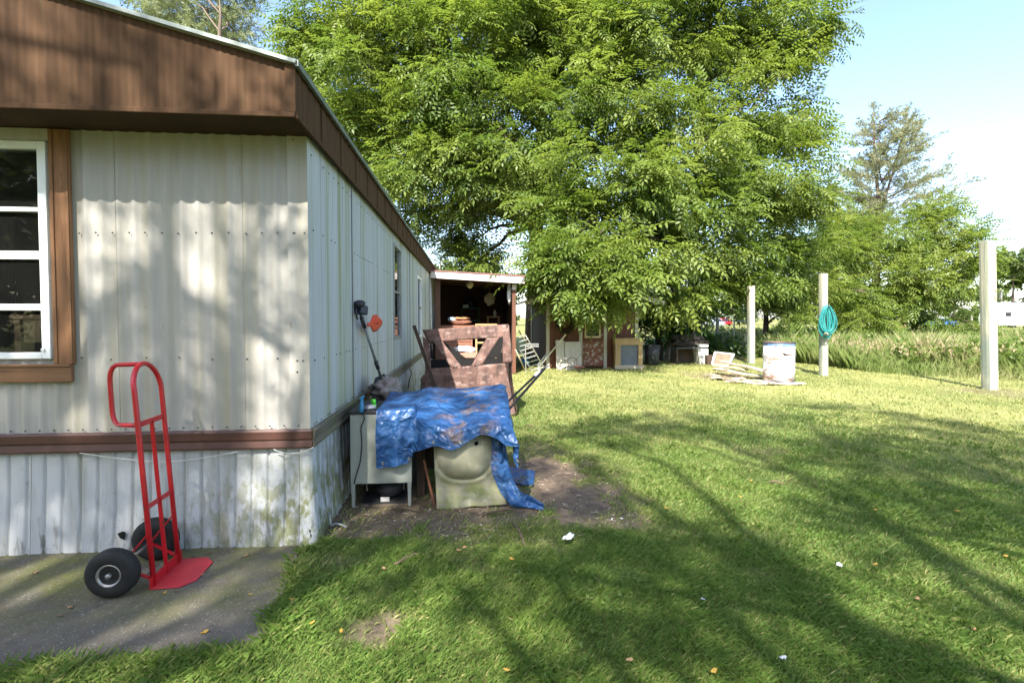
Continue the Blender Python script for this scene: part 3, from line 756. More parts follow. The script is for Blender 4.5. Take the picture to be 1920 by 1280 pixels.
# wheels
wr = .128
wc = V((Bm.x, Bm.y, 0)) - fwd * .16; wc.z = .017 + wr
half = wid / 2 + .105
MB().tube([wc - ax * half, wc + ax * half], .009, 8).build('axle', 'steel', ht, smooth=True)
for s in (-1, 1):
    c = wc + ax * s * (half - .03); wd = .043
    whl = MB().lathe([(.052, -wd * .75), (.062, -wd * .95), (.085, -wd), (.108, -wd * .93), (.121, -wd * .7), (wr, -wd * .42), (wr, -wd * .30), (wr - .006, -wd * .27), (wr - .006, -wd * .17), (wr, -wd * .14), (wr, wd * .14), (wr - .006, wd * .17), (wr - .006, wd * .27), (wr, wd * .30), (wr, wd * .42), (.121, wd * .7), (.108, wd * .93), (.085, wd), (.062, wd * .95), (.052, wd * .75)], 40, c, ax).build('wheel', 'rubber', ht, smooth=True)
    MB().lathe([(.0, s * .012), (.02, s * .012), (.028, s * .024), (.046, s * .024), (.052, s * .038), (.060, s * .043), (.062, s * .036), (.05, 0), (0, 0)], 28, c, ax).build('rim', 'steel', whl, smooth=True)
    MB().lathe([(.014, 0), (.014, s * .045), (.009, s * .05), (0, s * .05)], 12, c, ax).build('hub', 'steel', whl, smooth=True)
    base = (Bn if s < 0 else Bf)
    MB().bar(c - ax * s * .06, base + lean_d * .04, .02, .008).build('axle_brace', 'red_paint', ht)
    MB().bar(c - ax * s * .065, base + lean_d * .30, .022, .006).build('axle_brace', 'red_paint', ht)

# ================================================================== junk beside the wall
# --- grey appliance standing with its back to us
a0, a1 = G(674, 951), G(776, 946)
YA = a0.y; xa0, xa1 = onY(656, 780, YA).x, onY(772, 900, YA).x
zA = onY(680, 770, YA).z; zc = onY(720, 906, YA).z; dA = .5
ap = thing('old_freezer', ((xa0 + xa1) / 2, YA + .25, 0), 'grey-green metal freezer seen from the back, half covered by blue tarp', 'freezer')
MB().bb((xa0, YA, zc), (xa1, YA + .012, zA - .03)).build('back_panel', 'appliance', ap, bevel=.004)
MB().bb((xa0 + .002, YA + .0125, zc + .01), (xa1 - .002, YA + dA, zA - .03)).build('body', 'appliance_dark', ap, bevel=.004)
MB().bb((xa0 - .008, YA - .006, zA - .0295), (xa1 + .008, YA + dA + .02, zA)).build('lid', 'appliance_dark', ap, bevel=.006)
for lx in (xa0 + .004, xa1 - .034):
    MB().add([(lx, YA, zc - .0005), (lx + .03, YA, zc - .0005), (lx + .026, YA, .0), (lx + .006, YA, .0), (lx, YA + .02, zc - .0005), (lx + .03, YA + .02, zc - .0005), (lx + .026, YA + .02, 0), (lx + .006, YA + .02, 0)],
             [(0, 1, 2, 3), (7, 6, 5, 4), (0, 4, 5, 1), (1, 5, 6, 2), (2, 6, 7, 3), (3, 7, 4, 0)]).build('leg', 'appliance', ap)
MB().bb((xa0 + .01, YA + dA - .03, 0.01), (xa1 - .01, YA + dA - .01, zc + .009)).build('rear_plate', 'appliance_dark', ap)
cp = (xa0 + xa1) / 2 + .03
MB().lathe([(.07, 0), (.095, .02), (.1, .06), (.085, .1), (.05, .115), (0, .12)], 20, (cp, YA + .2, .03)).build('compressor', 'appliance_dark', ap, smooth=True)
MB().bb((cp - .05, YA + .075, .015), (cp + .02, YA + .08, .05)).build('data_tag', 'sticker', ap)
MB().bb((xa0 + .06, YA + .06, .0), (xa1 - .06, YA + .34, .014)).build('base_tray', 'appliance_dark', ap)
for k in range(2): MB().tube([V((cp + (-.16, .13)[k], YA + .1, .1)), V((cp + (-.165, .135)[k], YA + .1, .15)), V((cp + (-.16, .13)[k], YA + .13, zc))], .004, 6).build('coolant_pipe', 'steel', ap)
cd = [onY(679, 770, YA - .012), onY(684, 785, YA - .014), onY(676, 800, YA - .012), onY(679, 830, YA - .008), onY(676, 865, YA - .008), onY(668, 890, YA - .008), onY(664, 906, YA - .008)]
cd[0] = V((cd[0].x, YA + .03, zA + .006))
MB().tube(bez([V((cd[0].x, YA - .015, zA + .004))] + cd[1:], 4, .35), .0045, 6).build('power_cord', 'plastic_black', ap, smooth=True)
# things on top of it
bl = thing('spray_bottle', onY(678, 772, YA + .05), 'light blue plastic tool hanging at the freezer corner', 'bottle')
pb = onY(678, 774, YA - .02)
MB().lathe([(.010, -.035), (.017, -.03), (.019, .0), (.017, .03), (.012, .045), (.011, .07), (0, .075)], 14, (pb.x, YA - .026, pb.z + .04), (.05, .1, 1)).build('body', 'plastic_blue', bl, smooth=True)
MB().bar(V((pb.x - .01, YA - .03, pb.z + .11)), V((pb.x + .022, YA - .02, pb.z + .135)), .02, .016).build('nozzle', 'plastic_blue', bl, bevel=.004)
gp = onY(700, 748, YA + .12)
tag(MB().lathe([(.02, 0), (.02, .035), (.016, .042), (0, .042)], 16, (gp.x, YA + .12, zA + .03)).lathe([(.022, 0), (.022, .03), (.02, .03)], 16, (gp.x, YA + .12, zA)).build('cap', 'plastic_green', None, smooth=True), 'bright green plastic cap on top of the freezer', 'cap')
tag(MB().blob((gp.x - .01, YA + .04, zA + .018), (.05, .03, .022), 5, .6, fs=4, flat=-.018).build('crumpled_rag', 'foam_grey', None, smooth=True), 'crumpled grey rag beside the green cap on the freezer', 'rag')
# taupe bag leaning on the wall behind
pbag = onX(722, 735, X0 + .22)
bagz = .72
bench = thing('wooden_crate', (X0 + .26, YA + 1.0, 0), 'dark wooden crate behind the freezer against the wall', 'crate')
for k in range(4): MB().bb((X0 + .07, YA + .62 + .003 * k, .02 + .17 * k), (X0 + .42, YA + 1.2, .02 + .17 * k + .15)).build('board', 'dark_wood', bench)
bg_ = thing('padded_bag', (X0 + .25, YA + .95, bagz), 'taupe cloth bag slumped on a crate against the siding', 'bag')
bgm = MB().blob((pbag.x + .0, pbag.y + .04, bagz + .085), (.13, .30, .11), 2, .75, 26, 16, flat=-.085, fs=2.4).build('body', 'taupe_cloth', bg_, smooth=True)
MB().tube([V((pbag.x - .10, pbag.y - .16, bagz + .06)), V((pbag.x - .07, pbag.y - .05, bagz + .2)), V((pbag.x - .02, pbag.y + .06, bagz + .22))], .016, 8).build('strap', 'plastic_black', bg_, smooth=True)
# string trimmer leaning head-up
XT = X0 + .05
tt = onX(676, 590, XT); tb_ = onX(716, 712, X0 + .2)
st = thing('string_trimmer', (tb_.x, tb_.y, tb_.z), 'string trimmer leaning head-up on the siding with red guard', 'string trimmer')
dirr = (tt - tb_).normalized()
MB().tube([tb_ - dirr * .05, tt], .0125, 10).build('pole', 'grey_tube', st, smooth=True)
MB().tube([tb_ + dirr * .12, tb_ + dirr * .2], .019, 10).build('collar', 'plastic_black', st, smooth=True)
MB().tube([tt - dirr * .13, tt - dirr * .02], .018, 10).build('lower_grip', 'plastic_black', st, smooth=True)
hc = tt + dirr * .05
q = V((.35, .85, -.1)).normalized()
MB().box(hc + q * .02, (.10, .12, .085), q.to_track_quat('Y', 'Z').to_matrix()).build('motor_head', 'plastic_navy', st, bevel=.014)
MB().lathe([(.045, 0), (.052, .01), (.052, .035), (.03, .05), (0, .05)], 18, hc + V((.02, -.06, .03)), (0, -.3, 1)).build('spool', 'plastic_black', st, smooth=True)
MB().tube([hc + V((0, -.09, .03)), hc + V((.0, -.12, -.03)), hc + V((.01, -.10, -.09))], .008, 6).build('wire_guard', 'plastic_black', st, smooth=True)
gc = onX(694, 606, XT + .03)
gd = MB(); rows = []
gp1 = tt - dirr * .10 + V((.012, 0, 0)); gw = gc - gp1
gu = gw.normalized(); gs = gu.cross(V((1, 0, 0))).normalized()
for i in range(9):
    t = i / 8; hw = .018 if t < .3 else .018 + .062 * min(1, (t - .3) / .16)
    if t > .93: hw *= .8
    row = []
    for j in range(9):
        s = j / 4 - 1
        row.append(gp1 + gu * (gw.length * 1.5 * t) + gs * hw * s + V((.02 + .075 * t * (1 - .6 * s * s), 0, 0)))
    rows.append(row)
gd.grid(rows).build('guard', 'plastic_red', st, smooth=True, solid=.006)
pm = rows[5][4]
MB().box(pm + V((.008, 0, 0)), (.006, .03, .012)).build('warning_label', 'plastic_black', st)

# --- cultured-marble vanity top standing on edge
YV = G(880, 952).y
vt = thing('vanity_sink', (onY(880, 950, YV).x, YV, 0), 'mossy cream vanity sink top standing on edge, bowl outward, under the tarp', 'sink')
bl_, br_, tr_, tl_ = onY(819, 956, YV), onY(950, 945, YV), onY(925, 800, YV), onY(811, 800, YV)
cb_ = onY(870, 843, YV); rows = []; N = 46
for i in range(N + 1):
    v = i / N; row = []
    for j in range(N + 1):
        u = j / N
        p = bl_.lerp(br_, u).lerp(tl_.lerp(tr_, u), v)
        dx = (p.x - cb_.x) / .225; dz = (p.z - cb_.z) / .235
        r = (abs(dx) ** 2.5 + abs(dz) ** 2.5) ** .4
        hgt_ = 0
        if r < 1: hgt_ = .125 * (1 - r ** 2.6) ** .75
        rim = .020 * math.exp(-((r - 1.08) / .09) ** 2)
        lo = .006 * noise.noise(V((p.x * 9, p.z * 9, 2)))
        zoff = .012 * noise.noise(V((u * 5, 0, 7))) * (1 - v) ** 3 if v < .3 else 0
        row.append(V((p.x, YV - hgt_ - rim - lo + .12 * (p.z), p.z + zoff)))
    rows.append(row)
MB().grid([r[::-1] for r in rows]).build('slab', 'cultured', vt, smooth=True, solid=.016)
dr = onY(893, 834, YV - .11)
MB().lathe([(.031, -.01), (.033, .012), (.029, .022), (.021, .022), (.019, .004), (0, .004)], 22, (dr.x, YV - .105 + .12 * dr.z, dr.z), (0.1, -1, .1)).build('drain_flange', 'cultured', vt, smooth=True)
MB().lathe([(.0, .0), (.016, .001), (.016, .006)], 16, (dr.x, YV - .122 + .12 * dr.z, dr.z), (.1, -1, .1)).build('drain_hole', 'black_void', vt)
ov = onY(926, 852, YV - .03)
MB().lathe([(.014, 0), (.014, .03), (.009, .036), (0, .036)], 14, (ov.x, YV - .0 + .1 * ov.z, ov.z), (0.2, -1, .1)).build('overflow_boss', 'cultured', vt, smooth=True)

# --- bench under the tarp
YT0, YT1, ZTT = YA + .10, YA + .72, .775
xb0, xb1 = xa1 + .02, .27
wb = thing('work_bench', ((xb0 + xb1) / 2, (YT0 + YT1) / 2, 0), 'dark wooden bench hidden under the blue tarp behind the sink', 'bench')
for k in range(4):
    MB().bb((xb0, YT0 + .1 + k * .13, ZTT - .06), (xb1, YT0 + .225 + k * .13, ZTT - .02 - .002 * k)).build('plank', 'dark_wood', wb)
for lx in (xb0 + .03, xb1 - .05):
    for ly in (YT0 + .14, YT1 - .1): MB().bb((lx - .03, ly - .03, 0), (lx + .03, ly + .03, ZTT - .0605)).build('leg', 'dark_wood', wb)
MB().bb((xb0 + .06, YT1 - .14, .12), (xb1 - .08, YT1 - .11, .6)).build('back_board', 'dark_wood', wb)
rb = MB().bar(onY(795, 862, YV + .22), onY(815, 948, YV + .10) , .055, .02, (1, 0, 0))
tag(rb.build('loose_board', 'red_board', None, bevel=.003), 'reddish board leaning between the freezer and the sink', 'board')

# --- blue tarp
xl_, xr_ = onY(706, 800, YA - .03).x, .30
edge_px = [(706, 879), (740, 875), (768, 868), (773, 850), (790, 845), (806, 838), (825, 838), (845, 846), (860, 841), (872, 833), (885, 826), (898, 816), (915, 817), (930, 822), (948, 836), (990, 850)]
YSK = YV - .13
def yfr_px(px): return YA - .04 + (YSK - YA + .04) * min(1, max(0, (px - 775) / 50))
ex = [onY(a, b, yfr_px(a)).x for a, b in edge_px]; ez = [onY(a, b, yfr_px(a)).z for a, b in edge_px]; ey = [yfr_px(a) for a, b in edge_px]
topz = lambda x, y: zA + .012 + (ZTT - zA + .02) * min(1, max(0, (x - (xa1 - .02)) / .10)) + .025 * max(0, math.sin((x + .1) * 4.2)) + .03 * max(0, (y - YT0) / .6) - (.15 * max(0, 1 - (y - (YA - .12)) / .5) ** 1.5 * (.75 + .5 * noise.noise(V((x * 5, 1, 2)))) if x > xa1 + .03 else 0)
U, Wn = 110, 84; rows = []
for j in range(Wn + 1):
    v = j / Wn; row = []
    for i in range(U + 1):
        u = i / U
        sx = (u * 1.28)                  # along x, beyond 1 hangs over the right end
        x = xl_ + (xr_ - xl_) * min(sx, 1.0)
        over_r = max(0, sx - 1.0) * (xr_ - xl_)
        zb_ = float(np.interp(x, ex, ez))
        yfr = float(np.interp(x, ex, ey)); zt0 = topz(x, yfr) - .01
        hang_f = zt0 - zb_
        deep = YT1 - yfr + .04
        total = deep + hang_f; s = v * total
        if s < deep: y = YT1 - s + 0.02; dz = 0
        else: y = yfr; dz = s - deep
        if s > deep - .05 and s < deep + .03: # rounded fold
            k = (s - deep + .05) / .08; y = yfr + .04 * (1 - k) ** 2; dz = max(dz, .018 * k * k)
        z = topz(x, y) - dz
        px_ = x; 
        if over_r > 0:
            px_ = xr_ + .02 + .05 * over_r; z = min(z, topz(xr_, y) - over_r * 1.1)
            y += .06 * over_r
            if dz > 0: px_ += dz * .12
        n1 = noise.noise(V((sx * 3.2, v * 2.1, 1.7))); n2 = noise.noise(V((sx * 7.5, v * 5.5, 8.1))); n3 = noise.noise(V((sx * 16, v * 13, 3.3)))
        fold = .026 * n1 + .018 * n2 + .010 * n3
        if dz > 0 or over_r > 0:
            fold += .034 * (1 - abs(noise.noise(V((sx * 6.5, v * .8, 4.4)))) * 2) * min(1, (dz + over_r) / .2)
            y -= max(-.03, fold) ; z += .25 * fold * n2
            if over_r > 0: px_ += fold
        else: z += max(-.008, fold)
        row.append(V((px_, y, max(z, .012))))
    rows.append(row)
tarp = thing('tarp', (-.2, YA + .3, 0), 'crumpled blue plastic tarp draped over the freezer, bench and sink', 'tarp')
MB().grid(rows).build('sheet', 'tarp', tarp, smooth=True)
MB().tube([rows[-1][i] for i in range(0, U + 1, 2)], .0045, 6, caps=False).build('hem', 'tarp', tarp, smooth=True)
for i in range(4, U, 17):
    p = rows[-3][i]; nn_ = (rows[-3][i + 1] - rows[-3][i - 1]).cross(rows[-5][i] - rows[-1][i]).normalized()
    if nn_.y > 0: nn_ = -nn_
    MB().lathe([(.006, .002), (.0125, .002), (.0125, .005), (.006, .005), (.006, .002)], 14, p, nn_).build('grommet', 'steel', tarp, smooth=True)
# the long tail that runs down to the ground
tp_ = [(921, 768, YA + .0), (928, 800, YA - .06), (932, 840, YA - .08), (938, 880, YA - .085), (950, 912, YA - .09), (968, 936, YA - .10), (992, 953, YA - .13), (1019, 957, YA - .16)]
wd_ = [.075, .075, .072, .070, .065, .062, .058, .03]
rows = []; cs = []
for (a, b, yy) in tp_: cs.append(onY(a, b, yy))
gl = G(1019, 957)
cs[-1] = V((gl.x, gl.y, .02)); q = G(992, 953); cs[-2] = V((q.x, q.y + .02, .035)); q = onY(968, 936, gl.y + .05); cs[-3] = V((q.x, q.y, max(q.z, .06)))
sm = []; sw = []
for i in range(len(cs) - 1):
    for k in range(5):
        t = k / 5; sm.append(cs[i].lerp(cs[i + 1], t)); sw.append(wd_[i] * (1 - t) + wd_[i + 1] * t)
sm.append(cs[-1]); sw.append(wd_[-1])
sm = [sm[0]] + [(sm[i - 1] + sm[i] * 2 + sm[i + 1]) / 4 for i in range(1, len(sm) - 1)] + [sm[-1]]
for i, p in enumerate(sm):
    t = (sm[min(i + 1, len(sm) - 1)] - sm[max(i - 1, 0)]).normalized()
    side = t.cross(V((0, -1, .35))).normalized(); nr = side.cross(t)
    if side.x < 0: side = -side
    row = []
    for j in range(11):
        s = j / 5 - 1
        q = p + side * sw[i] * s + nr * (.016 * math.sin(s * 4.2 + i * .13) + .012 * noise.noise(V((s * 2, i * .3, 5))))
        row.append(V((q.x, q.y, max(q.z, .012))))
    rows.append(row)
MB().grid(rows).build('trailing_strip', 'tarp', tarp, smooth=True)
fl = [G(962, 836), G(982, 838), G(968, 826), G(955, 830)]
rows = [[V((.31 + .05 * i + .015 * j, YA + .5 + .09 * j - .03 * i, .014 + .03 * max(0, noise.noise(V((i * .7, j * .9, 2)))))) for i in range(6)] for j in range(6)]
MB().grid(rows).build('ground_flap', 'tarp', tarp, smooth=True)

# --- push mower parked behind the tarp: only its folded handle rises above
mw = thing('push_mower', (.5, YA + 1.0, 0), 'push mower handle of two black tubes rising behind the tarp', 'mower')
h0a, h0b = P(938, 766, 5.0), P(950, 772, 4.75)
h1a, h1b = P(1012, 696, 5.35), P(1022, 690, 5.1)
MB().tube([h0a + V((-.1, -.0, -.35)), h0a, h1a], .0125, 10).build('handle_tube', 'black_metal', mw, smooth=True)
MB().tube([h0b + V((-.1, -.0, -.35)), h0b, h1b], .0125, 10).build('handle_tube', 'black_metal', mw, smooth=True)
MB().tube([h1a - (h1a - h0a).normalized() * .09, h1a + V((.01, 0, .008))], .022, 10).build('grip', 'handle_grip', mw, smooth=True)
MB().tube([h1a + V((0, .02, 0)), h1b + V((.03, -.03, .03))], .011, 8).build('cross_handle', 'galv', mw, smooth=True)
mdk = h0a + V((-.14, .02, 0))
MB().lathe([(.20, 0), (.21, .05), (.18, .09), (.08, .10), (.07, .2), (0, .21)], 20, (mdk.x - .05, mdk.y + .1, .10)).build('deck', 'plastic_black', mw, smooth=True)
for dx, dy in ((-.22, -.14), (.16, -.14), (-.22, .32), (.16, .32)):
    MB().lathe([(.09, -.02), (.09, .02)], 18, (mdk.x - .03 + dx, mdk.y + dy, .09), (1, 0, 0)).build('wheel', 'rubber', mw, smooth=True)
for hh in (h0a, h0b): MB().tube([hh + V((-.1, 0, -.35)), V((mdk.x + .05, mdk.y + .15, .18))], .0125, 8).build('handle_bracket', 'black_metal', mw)

# --- grey conduit end at the skirting corner
pp = [onX(617, 960, X0 + .045), G(620, 985, .05), G(628, 981, .03), G(640, 983, .02), G(650, 988, .017)]
tag(MB().tube(bez(pp, 4, .3), .008, 8).build('conduit', 'galv', None, smooth=True), 'bent grey conduit lying at the foot of the skirting corner', 'pipe')

# ================================================================== camouflage hunting blind
c7 = lambda x, y: (780 + x / 4.268, 480 + y / 4.268)
YB = G(967, 779).y
bl = thing('hunting_blind', (onY(876, 700, YB).x, YB + .7, 0), 'brown camouflage pop-up hunting blind with V-shaped windows beside the wall', 'blind')
def bw(p): return p + V((0, -.05 * math.sin(max(0, min(1, p.z / 1.42)) * math.pi) + .05 * noise.noise(V((p.x * 2.2, p.z * 2.2, 1))) + .016 * noise.noise(V((p.x * 9, p.z * 9, 4))), 0))
def patch(name, quad, n=14, m=14, mt='camo', yy=None, parent=bl):
    a, b, c, d = quad
    rows = [[bw(a.lerp(b, i / n).lerp(d.lerp(c, i / n), j / m)) for i in range(n + 1)] for j in range(m + 1)]
    return MB().grid(rows).build(name, mt, parent, smooth=True, solid=.004)
f7 = lambda x, y: onY(*c7(x, y), YB)
patch('top_band', [f7(96, 690), f7(700, 648), f7(742, 545), f7(48, 590)], 26, 8)
patch('lower_panel', [V((f7(12, 1200).x, YB, .0)), V((f7(802, 1270).x, YB, .0)), f7(712, 855), f7(78, 900)], 30, 22)
patch('side_strip', [f7(78, 900), f7(122, 900), f7(112, 688), f7(52, 640)], 5, 14)
patch('side_strip', [f7(694, 856), f7(772, 850), f7(742, 552), f7(694, 640)], 6, 16)
patch('diagonal_strap', [f7(286, 895), f7(372, 892), f7(214, 682), f7(138, 688)], 6, 14)
patch('diagonal_strap', [f7(436, 885), f7(524, 876), f7(668, 646), f7(566, 656)], 6, 14)
lt, lb_ = f7(48, 590), V((f7(12, 1200).x, YB, 0)); rt_, rb_ = f7(742, 548), V((f7(802, 1270).x, YB, 0))
dp = V((0, 1.45, 0))
def spatch(name, quad, mt): 
    a, b, c, d = quad
    rows = [[a.lerp(b, i / 14).lerp(d.lerp(c, i / 14), j / 14) + V((.04 * noise.noise(a.lerp(b, i / 14).lerp(d.lerp(c, i / 14), j / 14) * 2.5), 0, 0)) for i in range(15)] for j in range(15)]
    return MB().grid(rows).build(name, mt, bl, smooth=True, solid=.004)
spatch('left_panel', [lb_, lb_ + dp, lt + dp * .9 + V((.03, 0, -.75)), lt + V((-.03, 0, -.72))], 'camo')
spatch('right_panel', [rb_, rb_ + dp + V((-.02, 0, 0)), rt_ + dp * .95 + V((-.03, 0, -.5)), rt_ + V((.0, 0, -.02))], 'camo')
bk = YB + 1.4
fb = lambda x, y: onY(*c7(x, y), bk)
for nm, qd in (('back_panel', [fb(105, 1000), fb(720, 1000), fb(720, 812), fb(105, 830)]), ('back_strap', [fb(330, 822), fb(400, 815), fb(215, 680), fb(115, 690)]),
               ('back_strap', [fb(470, 815), fb(545, 815), fb(700, 640), fb(560, 655)]), ('back_corner', [fb(540, 812), fb(720, 812), fb(720, 640), fb(690, 645)]), ('back_corner', [fb(105, 822), fb(135, 822), fb(125, 690), fb(105, 690)])):
    a, b, c, d = qd; MB().grid([[a.lerp(b, i / 4).lerp(d.lerp(c, i / 4), j / 4) for i in range(5)] for j in range(5)]).build(nm, 'camo_dark', bl, solid=.004)
p0, p1 = onY(776, 610, YB - .1), onY(800, 690, YB - .12)
p1 = p0 + (p1 - p0) * 2.0
tag(MB().bar(p0, V((p1.x + .1, p1.y, 0.0)), .05, .035, (0, 1, 0)).build('wooden_stake', 'dark_wood', None, bevel=.004), 'dark wooden stake propped between the siding and the blind', 'stake')
ck = [onX(768, 690, X0 + .03), onX(772, 698, X0 + .1), onX(767, 715, X0 + .06), onX(765, 728, X0 + .04)]
tag(MB().tube(bez(ck, 4, .4), .008, 6).build('cable', 'plastic_black', None, smooth=True), 'short black cable hooked on the belt board beside the blind', 'cable')

# ================================================================== lean-to shed
XS1 = onY(964, 600, YS).x
zr0, zr1 = onY(812, 511, YS).z, onY(984, 521, YS).z
YSB = YS + 3.6
sh = thing('lean_to_shed', ((X0 + XS1) / 2, YS + 1.8, 0), 'brown open-fronted lean-to shed with white fascia attached to the home', 'shed')
xe = onY(985, 521, YS - .3).x
def slab_(name, m, x0, x1, y0, y1, za, zb, th):
    return MB().add([(x0, y0, za), (x1, y0, zb), (x1, y1, zb), (x0, y1, za), (x0, y0, za + th), (x1, y0, zb + th), (x1, y1, zb + th), (x0, y1, za + th)],
                    [(3, 2, 1, 0), (4, 5, 6, 7), (0, 1, 5, 4), (1, 2, 6, 5), (2, 3, 7, 6), (3, 0, 4, 7)]).build(name, m, sh)
slab_('roof', 'shed_roof', X0 + .03, xe, YS - .3, YSB + .2, zr0 + .012, zr1 + .012, .03)
slab_('fascia_board', 'shed_white', X0 + .03, xe - .02, YS - .285, YS - .25, zr0 - .16, zr1 - .17, .165)
k = 0
for y_ in (YS + .2, YS + 1.0, YS + 1.8, YS + 2.6, YS + 3.4):
    slab_('rafter', 'shed_brown', X0 + .03, xe - .05, y_ - .02, y_ + .02, zr0 - .1, zr1 - .1, .1)
MB().bb((XS1 - .055, YS - .05, 0), (XS1 + .045, YS + .05, zr1 - .18)).build('post', 'cottage_red', sh, bevel=.005)
MB().bb((XS1 - .06, YS - .075, zr1 - .32), (XS1 + .05, YS - .051, zr1 - .172)).build('post_bracket', 'shed_white', sh)
px_l = onY(822, 600, YS).x
MB().bb((px_l - .08, YS - .04, 0), (px_l + .05, YS + .05, zr0 - .18)).build('post', 'shed_brown', sh, bevel=.005)
MB().tube([V((onY(809, 600, YS - .1).x, YS - .1, 0)), V((onY(807, 600, YS - .1).x, YS - .1, zr0 - .1))], .028, 10).build('downspout', 'wire_white', sh, smooth=True)
n_ = 12
for k in range(n_):
    xa_ = X0 + .03 + (XS1 - X0 - .0) * k / n_; xb_ = X0 + .03 + (XS1 - X0) * (k + 1) / n_ - .006
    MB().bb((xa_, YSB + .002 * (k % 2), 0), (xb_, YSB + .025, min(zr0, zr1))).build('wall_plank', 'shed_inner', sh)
MB().bb((X0 + .03, YSB + .026, 0), (XS1, YSB + .04, min(zr0, zr1) + .06)).build('added_backing', 'shed_inner', sh)  # added sheet that keeps daylight from streaking through the plank gaps
MB().bb((XS1 + .0135, YS + .1, 0), (XS1 + .025, YSB, zr1 + .0)).build('added_backing', 'shed_brown', sh)  # same added light stop behind the side planks
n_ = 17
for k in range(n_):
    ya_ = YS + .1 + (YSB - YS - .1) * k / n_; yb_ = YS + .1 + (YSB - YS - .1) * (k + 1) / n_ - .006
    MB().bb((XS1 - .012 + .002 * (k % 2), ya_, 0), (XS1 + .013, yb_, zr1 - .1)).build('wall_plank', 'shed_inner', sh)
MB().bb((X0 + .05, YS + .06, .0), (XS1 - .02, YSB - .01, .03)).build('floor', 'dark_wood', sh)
# contents
yd = YS + .45
dz0, dz1 = .03, onY(860, 608, yd).z
dx0, dx1 = onY(824, 640, yd).x, onY(886, 640, yd).x
ds = thing('dresser', ((dx0 + dx1) / 2, yd + .25, .03), 'brown wooden dresser inside the lean-to piled with clothes', 'dresser')
MB().bb((dx0, yd, dz0), (dx1, yd + .5, dz1 - .09)).build('body', 'dresser_brown', ds, bevel=.005)
MB().bb((dx0 - .03, yd - .03, dz1 - .0895), (dx1 + .06, yd + .52, dz1 - .03)).build('top', 'dresser_brown', ds, bevel=.006)
for k in range(3):
    za_ = dz0 + .08 + k * (dz1 - .22) / 3
    d_ = MB().bb((dx0 + .05, yd - .016, za_), (dx1 - .05, yd - .0005, za_ + (dz1 - .22) / 3 - .03)).build('drawer', 'dresser_brown', ds, bevel=.003)
    MB().lathe([(.018, 0), (.018, .02), (0, .025)], 10, ((dx0 + dx1) / 2, yd - .017, za_ + .11), FN).build('knob', 'steel', d_)
def lay(name, px, py, s, mt, lab, cat, seed, yy=None):
    c = onY(px, py, yy or yd + .2); z = max(dz1 - .03, 0)
    return tag(MB().blob((c.x, c.y, c.z), s, seed, .5, 18, 10, fs=2.6).build(name, mt, None, smooth=True), lab, cat)
c = onY(862, 601, yd + .22)
tag(MB().blob((c.x, c.y, dz1 + .055), (.30, .2, .09), 4, .45, 18, 10, flat=-.085).build('blanket', 'cloth_brown', None, smooth=True), 'brown blanket folded on top of the dresser', 'blanket')
tag(MB().blob((c.x + .03, c.y, dz1 + .16), (.22, .15, .05), 6, .5, 18, 10, flat=-.03).build('folded_shirt', 'cloth_orange', None, smooth=True), 'orange folded shirt on the brown blanket', 'shirt')
tag(MB().blob((c.x - .22, c.y - .05, dz1 + .13), (.11, .12, .07), 8, .5, 18, 10).build('folded_shirt', 'cloth_sky', None, smooth=True), 'light blue folded shirt at the edge of the blanket', 'shirt')
# low brown box with white cloth
yx = YS - .5
x0_, x1_ = onY(845, 660, yx).x, onY(893, 660, yx).x; z1_ = onY(860, 660, yx).z
cbx = thing('cardboard_box', ((x0_ + x1_) / 2, yx + .2, 0), 'brown cardboard box in front of the lean-to with white cloth', 'box')
MB().bb((x0_, yx, 0), (x1_, yx + .45, z1_)).build('body', 'cloth_brown', cbx, bevel=.006)
MB().add([(x0_, yx - .003, z1_), (x1_, yx - .003, z1_), (x1_, yx - .10, z1_ - .14), (x0_, yx - .10, z1_ - .14)], [(0, 1, 2, 3)]).build('flap', 'dresser_brown', cbx, solid=.006)
tag(MB().blob(((x0_ + x1_) / 2 - .02, yx + .2, z1_ + .03), (.30, .2, .11), 3, .6, 20, 12, flat=-.028).build('white_sheet', 'paper_white', None, smooth=True), 'rumpled white sheet lying on the cardboard box', 'sheet')
# table frame right of the dresser
yt_ = YS + .6
tf = thing('wooden_table', (onY(910, 650, yt_).x, yt_, .03), 'tan wooden table frame standing right of the dresser', 'table')
xa_, xb_ = onY(891, 620, yt_).x, onY(932, 620, yt_).x; zt_ = onY(910, 607, yt_).z
MB().bb((xa_, yt_ - .02, zt_ - .05), (xb_, yt_ + .5, zt_)).build('table_top', 'tan_wood', tf)
for x_ in (xa_ + .03, xb_ - .03):
    for y_ in (yt_, yt_ + .45): MB().bb((x_ - .025, y_ - .02, .03), (x_ + .025, y_ + .02, zt_ - .0505)).build('leg', 'tan_wood', tf)
MB().bb((xa_ + .06, yt_ - .01, zt_ - .55), (xb_ - .06, yt_ + .01, zt_ - .5)).build('stretcher', 'tan_wood', tf)
